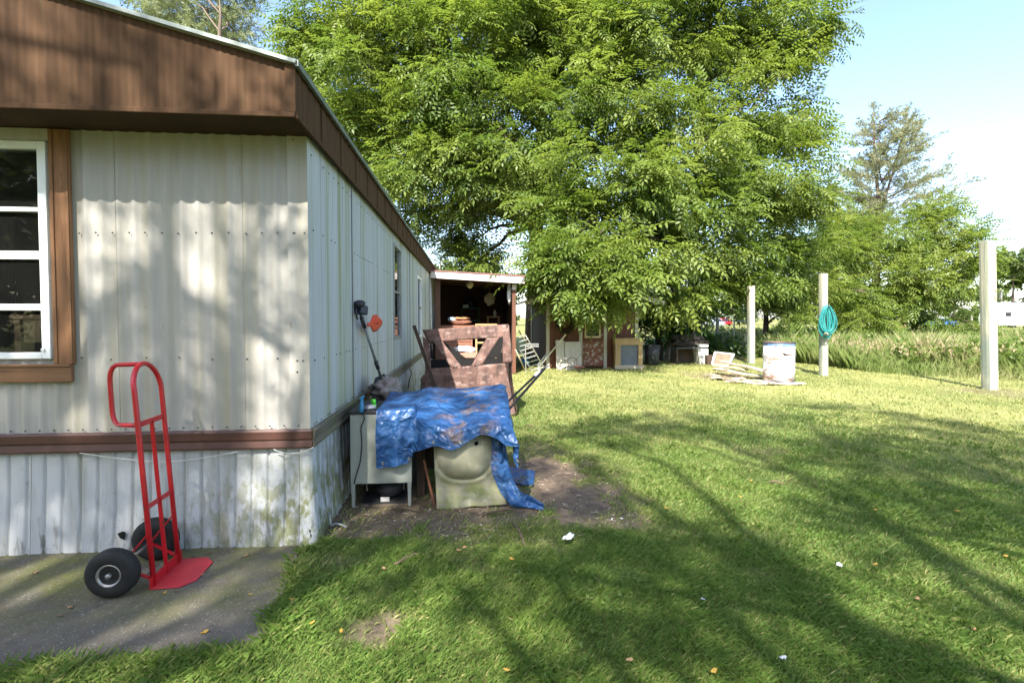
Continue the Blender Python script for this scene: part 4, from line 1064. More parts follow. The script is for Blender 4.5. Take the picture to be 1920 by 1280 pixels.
# green shelf rack
yr = YSB - .6
rk = thing('shelf_rack', (onY(882, 590, yr).x, yr, .03), 'dark green metal shelf rack at the back of the lean-to', 'shelf')
xa_, xb_ = onY(866, 590, yr).x, onY(898, 590, yr).x; ztp = onY(880, 577, yr).z
for x_ in (xa_, xb_):
    for y_ in (yr, yr + .35): MB().bb((x_ - .02, y_ - .02, .03), (x_ + .02, y_ + .02, ztp)).build('upright', 'leaf_dark', rk)
for z_ in (.3, .9, 1.4, ztp - .02): MB().bb((xa_ - .02, yr - .02, z_), (xb_ + .02, yr + .37, z_ + .02)).build('shelf', 'teal', rk)
p = onY(875, 574, yr + .1)
tag(MB().bb((p.x - .12, yr + .05, ztp + .001), (p.x + .06, yr + .25, ztp + .10)).build('small_box', 'paper_white', None, bevel=.008), 'small white box on top of the green shelf rack', 'box')
tag(MB().blob((p.x + .12, yr + .2, ztp + .15), (.14, .12, .15), 11, .5, flat=-.148).build('dark_bundle', 'plastic_navy', None, smooth=True), 'dark navy bundle on top of the green shelf rack', 'bundle')
# hanging things
def hung(name, px, py, yy, s, mt, lab, cat, seed, amp=.35):
    c = onY(px, py, yy); o = thing(name, c, lab, cat)
    MB().blob(c, s, seed, amp, 18, 12, fs=2.5).build('body', mt, o, smooth=True)
    MB().tube([c + V((0, 0, s[2] * .8)), V((c.x, c.y, zr0 + (zr1 - zr0) * (c.x - X0) / (xe - X0) - .02))], .006, 6).build('cord', 'rope_tan', o)
hung('hanging_bag', 918, 560, YS + 2.2, (.17, .06, .17), 'cloth_cream', 'cream cloth bag hanging from the lean-to rafters', 'bag', 2, .5)
hung('paper_lamp', 881, 534, YS + .8, (.10, .09, .09), 'cloth_cream', 'small off-white paper lamp hanging inside the lean-to', 'lamp', 5, .4)
hung('plastic_bag', 955, 548, YS + .15, (.06, .06, .30), 'paper_white', 'white plastic bag hanging beside the red lean-to post', 'bag', 7, .4)
c = onY(935, 600, YS + 2.2)
jr = thing('stool', (c.x, c.y, .03), 'tan wooden stool at the back right of the lean-to', 'stool')
zt_ = onY(925, 593, YS + 2.4).z; xs2 = onY(925, 593, YS + 2.4).x
MB().bb((xs2 - .2, YS + 2.3, zt_ - .04), (xs2 + .2, YS + 2.65, zt_)).build('seat', 'tan_wood', jr)
for dx in (-.17, .17):
    for dy in (2.33, 2.62): MB().bb((xs2 + dx - .02, YS + dy - .02, .03), (xs2 + dx + .02, YS + dy + .02, zt_ - .0405)).build('leg', 'tan_wood', jr)
tag(MB().lathe([(.05, 0), (.055, .12), (.03, .16), (.03, .2), (0, .2)], 14, (xs2 + .05, YS + 2.45, zt_ + .001)).build('glass_jar', 'paper_white', None, smooth=True), 'pale jar standing on the wooden stool', 'jar')
tag(MB().lathe([(.12, 0), (.15, .22), (.16, .24), (.14, .24), (.11, .02)], 18, (onY(896, 600, YS + 1.6).x, YS + 1.6, .03)).build('bucket', 'teal', None, smooth=True), 'teal bucket on the lean-to floor', 'bucket')

# ================================================================== red-brown cottage
YC = G(1110, 690).y
cx0, cx1 = onY(1027, 650, YC).x, onY(1193, 650, YC).x
zw = onY(1028, 556, YC).z; cdp = 4.0
ct = thing('garden_cottage', ((cx0 + cx1) / 2, YC + 2, 0), 'small red-brown board cottage with white trim under the big tree', 'cottage')
xrdg = (cx0 + cx1) / 2; csl = .26; zrd = zw + csl * (xrdg - cx0)
dxa, dxb = onY(1089, 630, YC).x, onY(1135, 630, YC).x       # door
zdt = onY(1110, 576, YC).z
def gab(xx): return zw + csl * (min(xx, 2 * xrdg - xx) - cx0)
nb = 14
for k in range(nb):
    a = cx0 + (cx1 - cx0) * k / nb; b = cx0 + (cx1 - cx0) * (k + 1) / nb - .006
    za_ = 0
    mid_ = (a + b) / 2
    if dxa < mid_ < dxb: za_ = zdt
    o = .002 * (k % 2)
    MB().add([(a, YC + o, za_), (b, YC + o, za_), (b, YC + o, gab(b)), (a, YC + o, gab(a)), (a, YC + .05, za_), (b, YC + .05, za_), (b, YC + .05, gab(b)), (a, YC + .05, gab(a))],
             [(0, 1, 2, 3), (7, 6, 5, 4), (0, 4, 5, 1), (1, 5, 6, 2), (2, 6, 7, 3), (3, 7, 4, 0)]).build('wall_board', 'cottage_red', ct)
nb = 18
for k in range(nb):
    a = YC + .05 + cdp * k / nb; b = YC + .05 + cdp * (k + 1) / nb - .006
    MB().bb((cx0 + .002 * (k % 2), a, 0), (cx0 + .045, b, zw)).build('wall_board', 'cottage_red', ct)
MB().bb((cx1 - .045, YC + .055, 0), (cx1, YC + .05 + cdp, zw)).build('side_wall', 'cottage_red', ct)
MB().bb((cx0 + .05, YC + cdp, 0), (cx1 - .05, YC + cdp + .04, zw)).build('back_wall', 'cottage_red', ct)
for x_ in (cx0, cx1):
    MB().bb((x_ - .05, YC - .028, 0), (x_ + .05, YC - .003, gab(cx0) - .03)).build('corner_trim', 'cottage_white', ct)
MB().bb((cx0 - .025, YC + cdp * .93, 0), (cx0 - .003, YC + cdp, zw - .1)).build('corner_trim', 'cottage_white', ct)
ovh = .72; xl2 = cx0 - ovh; xr2 = cx1 + ovh
for s_, xe_ in ((-1, xl2), (1, xr2)):
    ze = zrd - csl * abs(xrdg - xe_)
    MB().add([(xe_, YC - .35, ze), (xrdg, YC - .35, zrd), (xrdg, YC + cdp + .3, zrd), (xe_, YC + cdp + .3, ze), (xe_, YC - .35, ze + .05), (xrdg, YC - .35, zrd + .05), (xrdg, YC + cdp + .3, zrd + .05), (xe_, YC + cdp + .3, ze + .05)],
             [(0, 1, 2, 3), (7, 6, 5, 4), (0, 4, 5, 1), (1, 5, 6, 2), (2, 6, 7, 3), (3, 7, 4, 0)]).build('roof_slope', 'roof_metal', ct)
    MB().bar((xe_, YC - .365, ze - .01), (xrdg - s_ * .0, YC - .365, zrd - .01), .025, .13).build('rake_board', 'cottage_white', ct)
# door
dr_ = MB().bb((dxa + .06, YC + .0, .04), (dxb - .06, YC + .04, zdt - .06)).build('door', 'cottage_red', ct)
for x_ in (dxa, dxb): MB().bb((x_ - .055, YC - .03, 0), (x_ + .045, YC - .004, zdt + .02)).build('door_trim', 'cottage_white', ct)
MB().bb((dxa - .06, YC - .032, zdt + .021), (dxb + .05, YC - .004, zdt + .12)).build('door_trim', 'cottage_white', ct)
wx0, wx1, wz0, wz1 = onY(1096, 610, YC).x, onY(1126, 610, YC).x, onY(1110, 633, YC).z, onY(1110, 585, YC).z
f = MB(); q = .05
f.bb((wx0, YC - .03, wz0), (wx0 + q, YC - .0005, wz1)).bb((wx1 - q, YC - .03, wz0), (wx1, YC - .0005, wz1)).bb((wx0 + q, YC - .03, wz0), (wx1 - q, YC - .0005, wz0 + q)).bb((wx0 + q, YC - .03, wz1 - q), (wx1 - q, YC - .0005, wz1))
f.build('window_frame', 'cream_frame', dr_)
MB().bb((wx0 + q, YC - .014, wz0 + q), (wx1 - q, YC - .008, wz1 - q)).build('pane', 'car_glass', dr_)
MB().bb((dxa + .05, YC - .006, .10), (dxb - .06, YC - .0008, wz0 - .12)).build('kick_panel', 'mottled_door', dr_)
MB().lathe([(.025, 0), (.03, .03), (.02, .05), (0, .055)], 10, (dxb - .12, YC - .001, 1.0), FN).build('door_knob', 'steel', dr_)
# wreath
wc_ = onY(1060, 607, YC - .06)
wt = MB(); 
for k in range(260):
    a = random.uniform(0, 2 * math.pi); r_ = random.uniform(.16, .26)
    p = wc_ + V((math.cos(a) * r_, random.uniform(-.05, .05), math.sin(a) * r_)); d = V((math.cos(a + random.uniform(.4, 1.8)), random.uniform(-.6, .3), math.sin(a + random.uniform(.4, 1.8)))) * random.uniform(.05, .11)
    wt.bar(p, p + d, .012, .012)
wt.tube([wc_ + V((math.cos(k * math.pi / 12) * .21, .02, math.sin(k * math.pi / 12) * .21)) for k in range(24)], .05, 8, closed=True)
tag(wt.build('twig_wreath', 'wreath', None), 'dark round twig wreath hanging on the cottage wall', 'wreath')
# white panels leaning at the wall
yp = YC - .35
for i, (a, b, t_) in enumerate(((1043, 1059, 638), (1060, 1090, 641))):
    xa_, xb_, zt_ = onY(a, 660, yp).x, onY(b, 660, yp).x, onY(a, t_, yp).z
    p = MB().add([(xa_, yp - .05 - .02 * i, 0), (xb_, yp - .05, 0), (xb_, yp + .14, zt_), (xa_, yp + .12, zt_), (xa_, yp - .03 - .02 * i, 0), (xb_, yp - .03, 0), (xb_, yp + .16, zt_), (xa_, yp + .14, zt_)],
                 [(0, 1, 2, 3), (7, 6, 5, 4), (0, 4, 5, 1), (1, 5, 6, 2), (2, 6, 7, 3), (3, 7, 4, 0)]).build('leaning_sheet', 'cottage_white', None)
    tag(p, ('narrow cream panel leaning on the cottage under the wreath', 'wide cream panel leaning on the cottage beside the door')[i], 'panel')
# rusty bicycle-like scrap and red hose at the panels
sp = thing('scrap_wheel', onY(1075, 690, YC - .6), 'thin rusty wire hoop standing before the cream panels', 'hoop')
c = onY(1073, 679, YC - .6)
MB().tube([c + V((math.cos(k * math.pi / 10) * .14, .03 * math.sin(k), math.sin(k * math.pi / 10) * .14)) for k in range(20)], .01, 6, closed=True).build('hoop', 'twig', sp)
MB().tube([c + V((.05, 0, 0)), c + V((.28, .05, .25)), c + V((.35, .05, -.12))], .009, 6).build('stay', 'twig', sp)
tag(MB().blob(onY(1086, 690, YC - .5) + V((0, 0, .03)), (.15, .08, .035), 3, .5, flat=-.03).build('red_cloth', 'cloth_faded', None, smooth=True), 'small faded red cloth on the grass by the cottage door', 'cloth')
# ladders
def ladder(name, a, b, w, wdir, n, label, mt='aluminium', r=.022):
    o = thing(name, a, label, 'ladder'); wdir = V(wdir).normalized() * w / 2
    for s in (-1, 1): MB().bar(a + wdir * s, b + wdir * s, r * 1.6, r, wdir).build('rail', mt, o)
    for k in range(n):
        p = a.lerp(b, (k + .5) / n); MB().tube([p - wdir, p + wdir], r * .55, 6).build('rung', mt, o)
    return o
la, lb2 = G(1006, 691), onY(1062, 622, YC - .12)
ladder('step_ladder', la + V((0, 0, .02)), lb2, .30, (.3, .9, .5), 8, 'pale aluminium ladder leaning up against the cottage wall')
la, lb2 = G(1010, 696), P(972, 628, 13.9)
ladder('extension_ladder', la + V((0, 0, .02)), lb2, .36, (.9, -.3, .3), 9, 'aluminium ladder tipped against the lean-to post', 'aluminium')
for i, (a, b, c_, d_, Dd, lab) in enumerate(((966, 655, 985, 695, 13.6, 'pale pole leaning low beside the lean-to post'), (973, 620, 1012, 680, 14.3, 'long tan pole crossing the tipped ladder'))):
    tag(MB().tube([P(a, b, Dd), G(c_, d_, .02)], .022, 8).build('wooden_pole', 'pale_wood', None, smooth=True), lab, 'pole')
for i, (py, lab) in enumerate(((645, 'upper aluminium bar sticking out of the ladder heap'), (649, 'lower aluminium bar sticking out of the ladder heap'))):
    p = P(985, py, 13.7); tag(MB().bar(p, p + V((.36, -.05, .0)), .03, .03).bar(p, V((p.x + .02, p.y + .04, 0)), .02, .02).build('metal_bar', 'aluminium', None), lab, 'bar')
tag(MB().blob(G(983, 690) + V((.05, .35, .14)), (.16, .14, .14), 2, .5, flat=-.14).build('blue_bundle', 'plastic_blue', None, smooth=True), 'dark blue bundle lying under the tipped ladder', 'bundle')
# fireplace-like wooden surround
yk = YC - .34
kx0, kx1, kz = onY(1154, 650, yk).x, onY(1205, 650, yk).x, onY(1180, 634, yk).z
fp = thing('wooden_surround', ((kx0 + kx1) / 2, yk, 0), 'tan wooden cabinet frame with slate-blue panel against the cottage', 'cabinet')
fwid = .16
MB().bb((kx0, yk, 0.005), (kx0 + fwid, yk + .2, kz - .2)).build('side_post', 'tan_wood', fp, bevel=.006)
MB().bb((kx1 - fwid * .8, yk, .005), (kx1, yk + .2, kz - .2)).build('side_post', 'tan_wood', fp, bevel=.006)
MB().bb((kx0 - .02, yk - .02, kz - .199), (kx1 + .02, yk + .22, kz - .03)).build('header', 'tan_wood', fp, bevel=.006)
MB().bb((kx0 - .04, yk - .05, kz - .029), (kx1 + .04, yk + .24, kz)).build('mantel', 'tan_wood', fp, bevel=.005)
MB().bb((kx0 + fwid, yk + .05, .11), (kx1 - fwid * .8, yk + .07, kz - .2)).build('panel', 'slate_panel', fp)
MB().bb((kx0 - .02, yk - .03, 0), (kx1 + .04, yk + .049, .108)).build('plinth', 'pale_wood', fp)
# bin
yq = G(1228, 685).y; xm_ = onY(1228, 665, yq).x; zb_ = onY(1228, 646, yq).z; rw = onY(1243, 665, yq).x - xm_
bn = thing('trash_bin', (xm_, yq + rw, 0), 'dark grey plastic bin standing right of the wooden surround', 'bin')
MB().lathe([(rw * .82, 0), (rw * .9, zb_ * .5), (rw * .97, zb_ - .06), (rw * .9, zb_ - .06), (rw * .8, .02)], 28, (xm_, yq + rw, 0)).build('body', 'bin_grey', bn, smooth=True)
MB().lathe([(rw * 1.02, zb_ - .075), (rw * 1.02, zb_ - .03), (rw * .95, zb_ - .02), (rw * .3, zb_), (0, zb_)], 28, (xm_, yq + rw, 0)).build('lid', 'bin_grey', bn, smooth=True)
for s in (-1, 1): MB().box((xm_ + s * rw * 1.0, yq + rw, zb_ - .13), (.03, .1, .04)).build('handle', 'bin_grey', bn, bevel=.006)
# split logs leaning
lg = G(1258, 676)
for k, (dx, hh, tl) in enumerate(((0, .78, .12), (.12, .7, -.1), (.22, .83, .02), (-.1, .6, .2))):
    c = lg + V((dx, .25 + .06 * (k % 2), 0))
    tag(MB().tube([c, c + V((tl, .16, hh))], [.062, .05], 7).build('split_log', 'log_bark', None), 'split log standing on end right of the trash bin', 'log', 'split logs propped beside the bin')
# bench grill: white side panel, dark heap
yg = G(1310, 683).y
gx0, gx1 = onY(1268, 660, yg).x, onY(1326, 660, yg).x; gzt = onY(1300, 651, yg).z
gr = thing('outdoor_bench', ((gx0 + gx1) / 2, yg + .3, 0), 'grey-topped low bench with one white end panel under the trees', 'bench')
MB().bb((gx0, yg, gzt - .05), (gx1 - .0, yg + .6, gzt)).build('top', 'bin_grey', gr, bevel=.005)
xw_ = onY(1308, 660, yg).x
MB().add([(xw_, yg - .03, gzt - .051), (gx1 + .02, yg - .03, gzt - .051), (gx1 + .03, yg - .03, 0), (xw_ + .08, yg - .03, 0), (xw_, yg + .55, gzt - .051), (gx1 + .02, yg + .55, gzt - .051), (gx1 + .03, yg + .55, 0), (xw_ + .08, yg + .55, 0)],
         [(0, 1, 2, 3), (7, 6, 5, 4), (0, 4, 5, 1), (1, 5, 6, 2), (2, 6, 7, 3), (3, 7, 4, 0)]).build('end_panel', 'old_white', gr)
MB().bb((xw_ + .02, yg - .035, gzt + .001), (gx1 + .03, yg + .3, gzt + .09)).build('end_cap', 'old_white', gr, bevel=.02)
MB().bb((gx0 + .03, yg + .03, 0), (gx0 + .08, yg + .55, gzt - .051)).build('leg', 'dark_wood', gr)
MB().bb((gx0 + .08, yg + .4, .05), (xw_ + .05, yg + .44, gzt - .06)).build('back_board', 'dark_wood', gr)
c = onY(1292, 640, yg + .3)
tag(MB().blob((c.x, yg + .32, gzt + .12), (.58, .28, .28), 9, .6, 22, 12, flat=-.118, fs=3).build('dark_heap', 'charcoal_heap', None), 'black heap of rotting stuff piled on the low bench', 'heap')
# tilted white frame
yf_ = G(1350, 686).y
q4 = [onY(1335, 686, yf_), onY(1366, 687, yf_), onY(1376, 664, yf_ + .25), onY(1341, 660, yf_ + .25)]
q4[0].z = q4[1].z = .03
wf = thing('screen_frame', q4[0], 'silver-framed window screen lying tilted before the first post', 'screen')
for i in range(4): MB().bar(q4[i], q4[(i + 1) % 4], .05, .05, (0, 0, 1)).build('frame_bar', 'old_white' if i else 'plank_wood', wf)
MB().add([p + V((0, .01, -.01)) for p in q4], [(0, 1, 2, 3)]).build('screen', 'screen_mesh', wf, solid=.006)
tag(MB().bb(q4[3] + V((-.2, .1, -q4[3].z)), q4[2] + V((.0, .35, -.06 - q4[2].z + q4[3].z - .05))).build('log_support', 'dark_wood', None), 'dark timber block propping up the window screen', 'block')

# ================================================================== plank pile
pl = [((1331, 712), (1395, 712), .16, .03), ((1342, 700), (1452, 716), .24, .10), ((1338, 694), (1400, 700), .22, .15), ((1352, 690), (1440, 708), .2, .185), ((1395, 716), (1450, 720), .18, .02), ((1360, 716), (1440, 722), .14, .015), ((1325, 706), (1380, 716), .16, .05), ((1440, 722), (1508, 722), .15, .012)]
for k, (a, b, wd2, z) in enumerate(pl):
    A_, B_ = G(*a), G(*b); A_.z = z + .03 * random.random(); B_.z = max(.02, z - .06 + .03 * random.random())
    o = MB(); n_ = 6; vs = []
    d = (B_ - A_); sd_ = V((-d.y, d.x, 0)).normalized() * wd2 / 2
    rows = []
    for i in range(n_ + 1):
        p = A_.lerp(B_, i / n_) + V((0, 0, .015 * math.sin(i * 1.3 + k)))
        rows.append([p - sd_, p + sd_, p + sd_ + V((0, 0, .028)), p - sd_ + V((0, 0, .028)), p - sd_])
    o.grid(rows); o.add([rows[0][i] for i in range(4)], [(0, 1, 2, 3)]); o.add([rows[-1][i] for i in range(4)], [(3, 2, 1, 0)])
    tag(o.build('old_plank', 'plank_wood', None), 'weathered plank lying in the loose pile beside the white drum', 'plank', 'planks in the pile by the drum')
for k in range(10):
    a = G(random.uniform(1325, 1440), random.uniform(700, 722)); a.z = random.uniform(.02, .14); d = V((random.uniform(-.5, .5), random.uniform(-.3, .3), random.uniform(-.02, .05)))
    tag(MB().tube([a, a + d * .5 + V((0, 0, .03)), a + d], [.012, .01, .005], 5).build('dead_stick', 'twig', None), 'thin dead stick poking out of the plank pile', 'stick', 'sticks in the plank pile')

# ================================================================== drum
yd_ = G(1475, 721).y
dxc = (onY(1449, 680, yd_).x + onY(1502, 680, yd_).x) / 2; rd = (onY(1502, 680, yd_).x - onY(1449, 680, yd_).x) / 2
yd_ += rd * .9; hd = onY(1475, 642, yd_ - rd).z
dm = thing('steel_drum', (dxc, yd_, 0), 'rusty white and blue steel drum standing on the lawn', 'drum')
sc_ = hd / .88
MB().lathe([(rd * .985, .045 * sc_), (rd * .985, .26 * sc_), (rd * 1.0, .275 * sc_), (rd * 1.02, .29 * sc_), (rd * 1.0, .305 * sc_), (rd * .985, .32 * sc_), (rd * .985, .56 * sc_), (rd, .575 * sc_), (rd * 1.02, .59 * sc_), (rd, .605 * sc_), (rd * .985, .62 * sc_), (rd * .985, .80 * sc_)], 48, (dxc, yd_, 0)).build('wall', 'drum_white', dm, smooth=True)
MB().lathe([(rd * 1.02, 0), (rd * 1.03, .02), (rd * .99, .046 * sc_)], 48, (dxc, yd_, 0)).build('bottom_rim', 'drum_blue', dm, smooth=True)
MB().lathe([(rd * .99, .799 * sc_), (rd * .985, .855 * sc_)], 48, (dxc, yd_, 0)).build('top_band', 'drum_blue', dm, smooth=True)
MB().lathe([(rd * .985, .854 * sc_), (rd * 1.03, .86 * sc_), (rd * 1.03, .88 * sc_), (rd * .96, .88 * sc_), (rd * .95, .84 * sc_), (rd * .95, .1)], 48, (dxc, yd_, 0)).build('top_rim', 'drum_rim', dm, smooth=True)
MB().blob((dxc, yd_, hd * .7), (rd * .9, rd * .9, .12), 3, .4).build('ash_fill', 'charcoal_heap', dm)

# ================================================================== posts
def post(base, top_px, w_, label, lean=0):
    o = thing('timber_post', base, label, 'post', None)
    zt = onPlane(top_px[0], top_px[1], base, V((0, 1, 0))).z
    tp = onPlane(top_px[0], top_px[1], base, V((0, 1, 0)))
    rows = []; n_ = 10
    for i in range(n_ + 1):
        t = i / n_; c = base.lerp(V((tp.x, base.y, zt)), t); r_ = w_ / 2 * (1 - .04 * t); row = []
        for k in range(17):
            a = 2 * math.pi * (k % 16) / 16
            sq = (abs(math.cos(a)) ** 6 + abs(math.sin(a)) ** 6) ** (-1 / 6)
            j = 1 + .03 * noise.noise(V((math.cos(a) * 2, math.sin(a) * 2, t * 2.5 + base.x)))
            row.append(c + V((math.cos(a) * sq, math.sin(a) * sq, 0)) * r_ * j)
        rows.append(row)
    b = MB().grid(rows); b.add(rows[-1][:16], [tuple(range(16))])
    b.build('shaft', 'post_wood', o)
    return o, zt
pw = lambda px0, px1, p: (P(px1, 596, p.y).x - P(px0, 596, p.y).x)
p1_ = G(1408, 681); p2_ = G(1544, 704); p3_ = G(1856, 730)
post(p1_, (1408, 536), pw(1402, 1414, p1_), 'pale square timber post left of the white drum')
o2, z2 = post(p2_, (1543.5, 513), pw(1537, 1550, p2_), 'pale square timber post with green hose hung on it')
o3, z3 = post(p3_, (1851, 452), pw(1843, 1864, p3_), 'tallest greenish timber post at the edge of the weeds')
hw = pw(1843, 1864, p3_) / 2
for zq in (onY(1855, 545, p3_.y).z, onY(1855, 560, p3_.y).z):
    MB().tube([V((p3_.x, p3_.y, zq)) + V((math.cos(a) * hw * 1.3, math.sin(a) * hw * 1.3, .01 * math.sin(2 * a))) for a in [k * math.pi / 8 for k in range(16)]], .006, 5, closed=True).build('wire_loop', 'twig', o3)
MB().box((p3_.x + hw + .02, p3_.y - .05, onY(1855, 555, p3_.y).z), (.03, .04, .16)).build('bracket', 'galv', o3)
# hose coil
hs = thing('garden_hose', (p2_.x, p2_.y - .2, onY(1549, 636, p2_.y - .18).z), 'coiled green garden hose hanging from a timber post', 'hose')
cxh = onY(1549, 600, p2_.y - .2)
ztp, zbt = onY(1549, 573, p2_.y - .2).z, onY(1549, 635, p2_.y - .2).z
hp = MB(); pts = []
for l in range(17):
    ww = random.choice((.05, .09, .13, .18, .22, .25)) * random.uniform(.8, 1.05); bt = zbt + random.uniform(0, .2); ox = random.uniform(-.05, .05); oy = random.uniform(-.07, .05)
    for k in range(22):
        t = k / 22 * 2 * math.pi
        zz = (ztp + bt) / 2 + (ztp - bt) / 2 * math.cos(t)
        wdt = ww * abs(math.sin(t)) ** .8 * (1 if math.sin(t) > 0 else -1) * (.55 + .6 * (ztp - zz) / (ztp - zbt)) 
        pts.append(V((cxh.x + ox * (1 - math.cos(t)) / 2 + wdt, cxh.y + oy + .02 * math.sin(3 * t), zz + random.uniform(-.005, .005))))
MB().tube(pts, .012, 6).build('coil', 'hose', hs, smooth=True)
MB().tube([V((cxh.x, p2_.y, ztp - .02)), V((cxh.x, cxh.y - .1, ztp - .01)), V((cxh.x, cxh.y - .11, ztp + .05))], .012, 6).build('hook', 'steel', hs)
MB().tube([V((cxh.x + .03 * math.cos(a) - .06, cxh.y - .09 + .05 * math.sin(a), zbt + .13 + .02 * math.sin(2 * a))) for a in [k * math.pi / 6 for k in range(12)]], .02, 6, closed=True).build('tie', 'rope_tan', hs)

# ================================================================== chain-link fence under the trees
FA, FB = col_at(1346, 20.5), col_at(1412, 17.9)
cf = thing('chain_link_fence', (FA + FB) / 2, 'short rusty chain-link fence between thin posts behind the plank pile', 'fence')
hf = 1.35; dirf = (FB - FA).normalized(); Lf = (FB - FA).length
wm = MB(); n_ = int(Lf / .085)
nz = V((-dirf.y, dirf.x, 0))
for k in range(-16, n_ + 1):
    for s in (1, -1):
        a0_ = k * .085; a1_ = a0_ + hf
        t0, t1_ = max(0, a0_), min(Lf, a1_)
        if t1_ <= t0: continue
        z0_, z1_ = t0 - a0_, t1_ - a0_
        if s < 0: z0_, z1_ = hf - z0_, hf - z1_
        wm.tube([FA + dirf * t0 + V((0, 0, z0_ + .03)) + nz * .003 * s, FA + dirf * t1_ + V((0, 0, z1_ + .03)) + nz * .003 * s], .0028, 3, caps=False)
wm.build('wire_mesh', 'galv', cf)['kind'] = 'stuff'
MB().tube([FA + V((0, 0, hf + .04)), FB + V((0, 0, hf + .04))], .02, 8).build('top_rail', 'galv', cf)
for t in (.02, .5, .98): p = FA.lerp(FB, t); MB().tube([p, p + V((0, 0, hf + .1))], .028, 8).build('fence_post', 'galv', cf)
pt_ = col_at(1345, 20.8)
tag(MB().tube([pt_, pt_ + V((0, 0, 1.0)), pt_ + V((-.03, 0, 2.2))], [.07, .06, .055], 8).build('thin_pole', 'bark_pale', None, smooth=True), 'thin pale pole at the end of the chain-link fence', 'pole')

# ================================================================== far things
def car(px, D, mt, label, rot=0, van=False):
    p = col_at(px, D); o = thing('parked_car' if not van else 'parked_van', p, label, 'van' if van else 'car')
    prof = [(-2.1, .35), (-2.15, .7), (-2.0, .95), (-1.5, 1.0), (-1.0, 1.45), (.8, 1.48), (1.5, 1.0), (2.1, .88), (2.2, .5), (2.1, .35)] if not van else [(-2.3, .35), (-2.35, 1.9), (-2.2, 2.05), (1.2, 2.05), (1.7, 1.3), (2.3, 1.1), (2.4, .5), (2.3, .35)]
    c, s = math.cos(rot), math.sin(rot)
    def T(x, y, z): return V((p.x + c * x - s * y, p.y + s * x + c * y, z))
    b = MB(); b.prism([T(x, -.85, z) for x, z in prof], T(0, .85, 0) - T(0, -.85, 0)); b.build('body', mt, o, bevel=.08)
    gl = [(-1.35, 1.02), (-.95, 1.4), (.75, 1.42), (1.3, 1.02)] if not van else [(.1, 1.25), (.1, 1.85), (1.15, 1.9), (1.5, 1.3)]
    for sy in (-1, 1):
        MB().prism([T(x, sy * .853, z) for x, z in gl], T(0, sy * .01, 0) - T(0, 0, 0)).build('side_window', 'car_glass', o)
        for wx in (-1.35, 1.35):
            MB().lathe([(.32, -.1), (.32, .1), (.2, .11), (0, .11)], 16, T(wx, sy * .8, .32), T(0, sy, 0) - T(0, 0, 0)).build('wheel', 'rubber', o)
    zb0, zb1 = (1.02, 1.38) if not van else (1.2, 1.75)
    xb = -1.52 if not van else -2.36
    MB().add([T(xb + .02, -.65, zb0), T(xb + .02, .65, zb0), T(xb + (.38 if not van else .02), .6, zb1), T(xb + (.38 if not van else .02), -.6, zb1)], [(0, 1, 2, 3)]).build('rear_window', 'car_glass', o, solid=.02)
    for sy in (-1, 1): MB().box(T(-2.14, sy * .65, .75), (.06, .2, .12), Matrix.Rotation(rot, 3, 'Z')).build('tail_light', 'car_red', o)
    return o
car(1306, 78, 'car_white', 'white van parked in the field beyond the trees', R(20), True)
car(1334, 74, 'car_silver', 'silver car parked between the white van and red car', R(100))
car(1353, 98, 'car_red', 'red car parked beyond the chain-link fence', R(95))
car(1762, 80, 'car_blue', 'blue car parked past the weeds near the camper', R(125))
car(1738, 84, 'car_silver', 'pale silver car parked behind the blue car', R(10))
# red brick garden wall
bw_ = col_at(1655, 38); bw2 = col_at(1702, 37)
wl = thing('brick_wall', (bw_ + bw2) / 2, 'low weathered red brick wall showing beyond the weeds', 'wall')
L_ = (bw2 - bw_).length; dw = (bw2 - bw_).normalized(); nrow = 8
for r_ in range(nrow):
    k = 0; x_ = -.12 * (r_ % 2)
    while x_ < L_:
        a = max(0, x_); e = min(L_, x_ + .235)
        if e - a > .05:
            j = random.uniform(0, .012); MB().bar(bw_ + dw * a + V((0, j, .06 + r_ * .125)), bw_ + dw * e + V((0, j, .06 + r_ * .125)), .12, .11).build('brick', 'brick_red', wl)
        x_ += .25
MB().bar(bw_ + V((0, .03, .5)), bw2 + V((0, .03, .5)), .08, 1.0).build('mortar', 'pale_wood', wl)
# camper
rv0 = col_at(1872, 62); zrt = P(1890, 567, 62).z
rvx = thing('camper_trailer', rv0 + V((3.6, 1.2, 0)), 'white camper trailer parked at the far edge of the field', 'camper')
pf = [(0.0, .55), (-.1, 1.5), (.35, zrt - .15), (.6, zrt), (7.2, zrt), (7.3, zrt - .2), (7.3, .6)]
MB().prism([rv0 + V((x_, 0, z)) for x_, z in pf], (0, 2.4, 0)).build('body', 'rv_white', rvx, bevel=.08)
for (a, b, c, d) in ((.9, 1.7, 1.7, 2.2), (4.6, 6.0, 1.6, 2.2)):
    MB().bb(rv0 + V((a, -.02, c)), rv0 + V((b, -.001, d))).build('window', 'car_glass', rvx)
MB().bb(rv0 + V((2.6, -.03, .7)), rv0 + V((3.3, -.001, 2.5))).build('door', 'old_white', rvx)
MB().bb(rv0 + V((.1, -.025, 1.1)), rv0 + V((2.5, -.001, 1.22))).build('stripe', 'car_silver', rvx)
for a in (3.9, 4.7): MB().lathe([(.36, -.1), (.36, .1), (.2, .12), (0, .12)], 18, rv0 + V((a, .05, .36)), (0, -1, 0)).build('wheel', 'rubber', rvx)
MB().bar(rv0 + V((.1, 1.2, .5)), rv0 + V((-1.1, 1.2, .45)), .1, .1).build('tow_bar', 'black_metal', rvx)
for k, px in enumerate((1822, 1840)):
    p = col_at(px, 40); tag(MB().tube([p, p + V((0, 0, 1.7))], .07, 7).build('field_post', 'bark_pale', None), 'short weathered field post between the weeds and the camper', 'post', 'field posts near the camper')

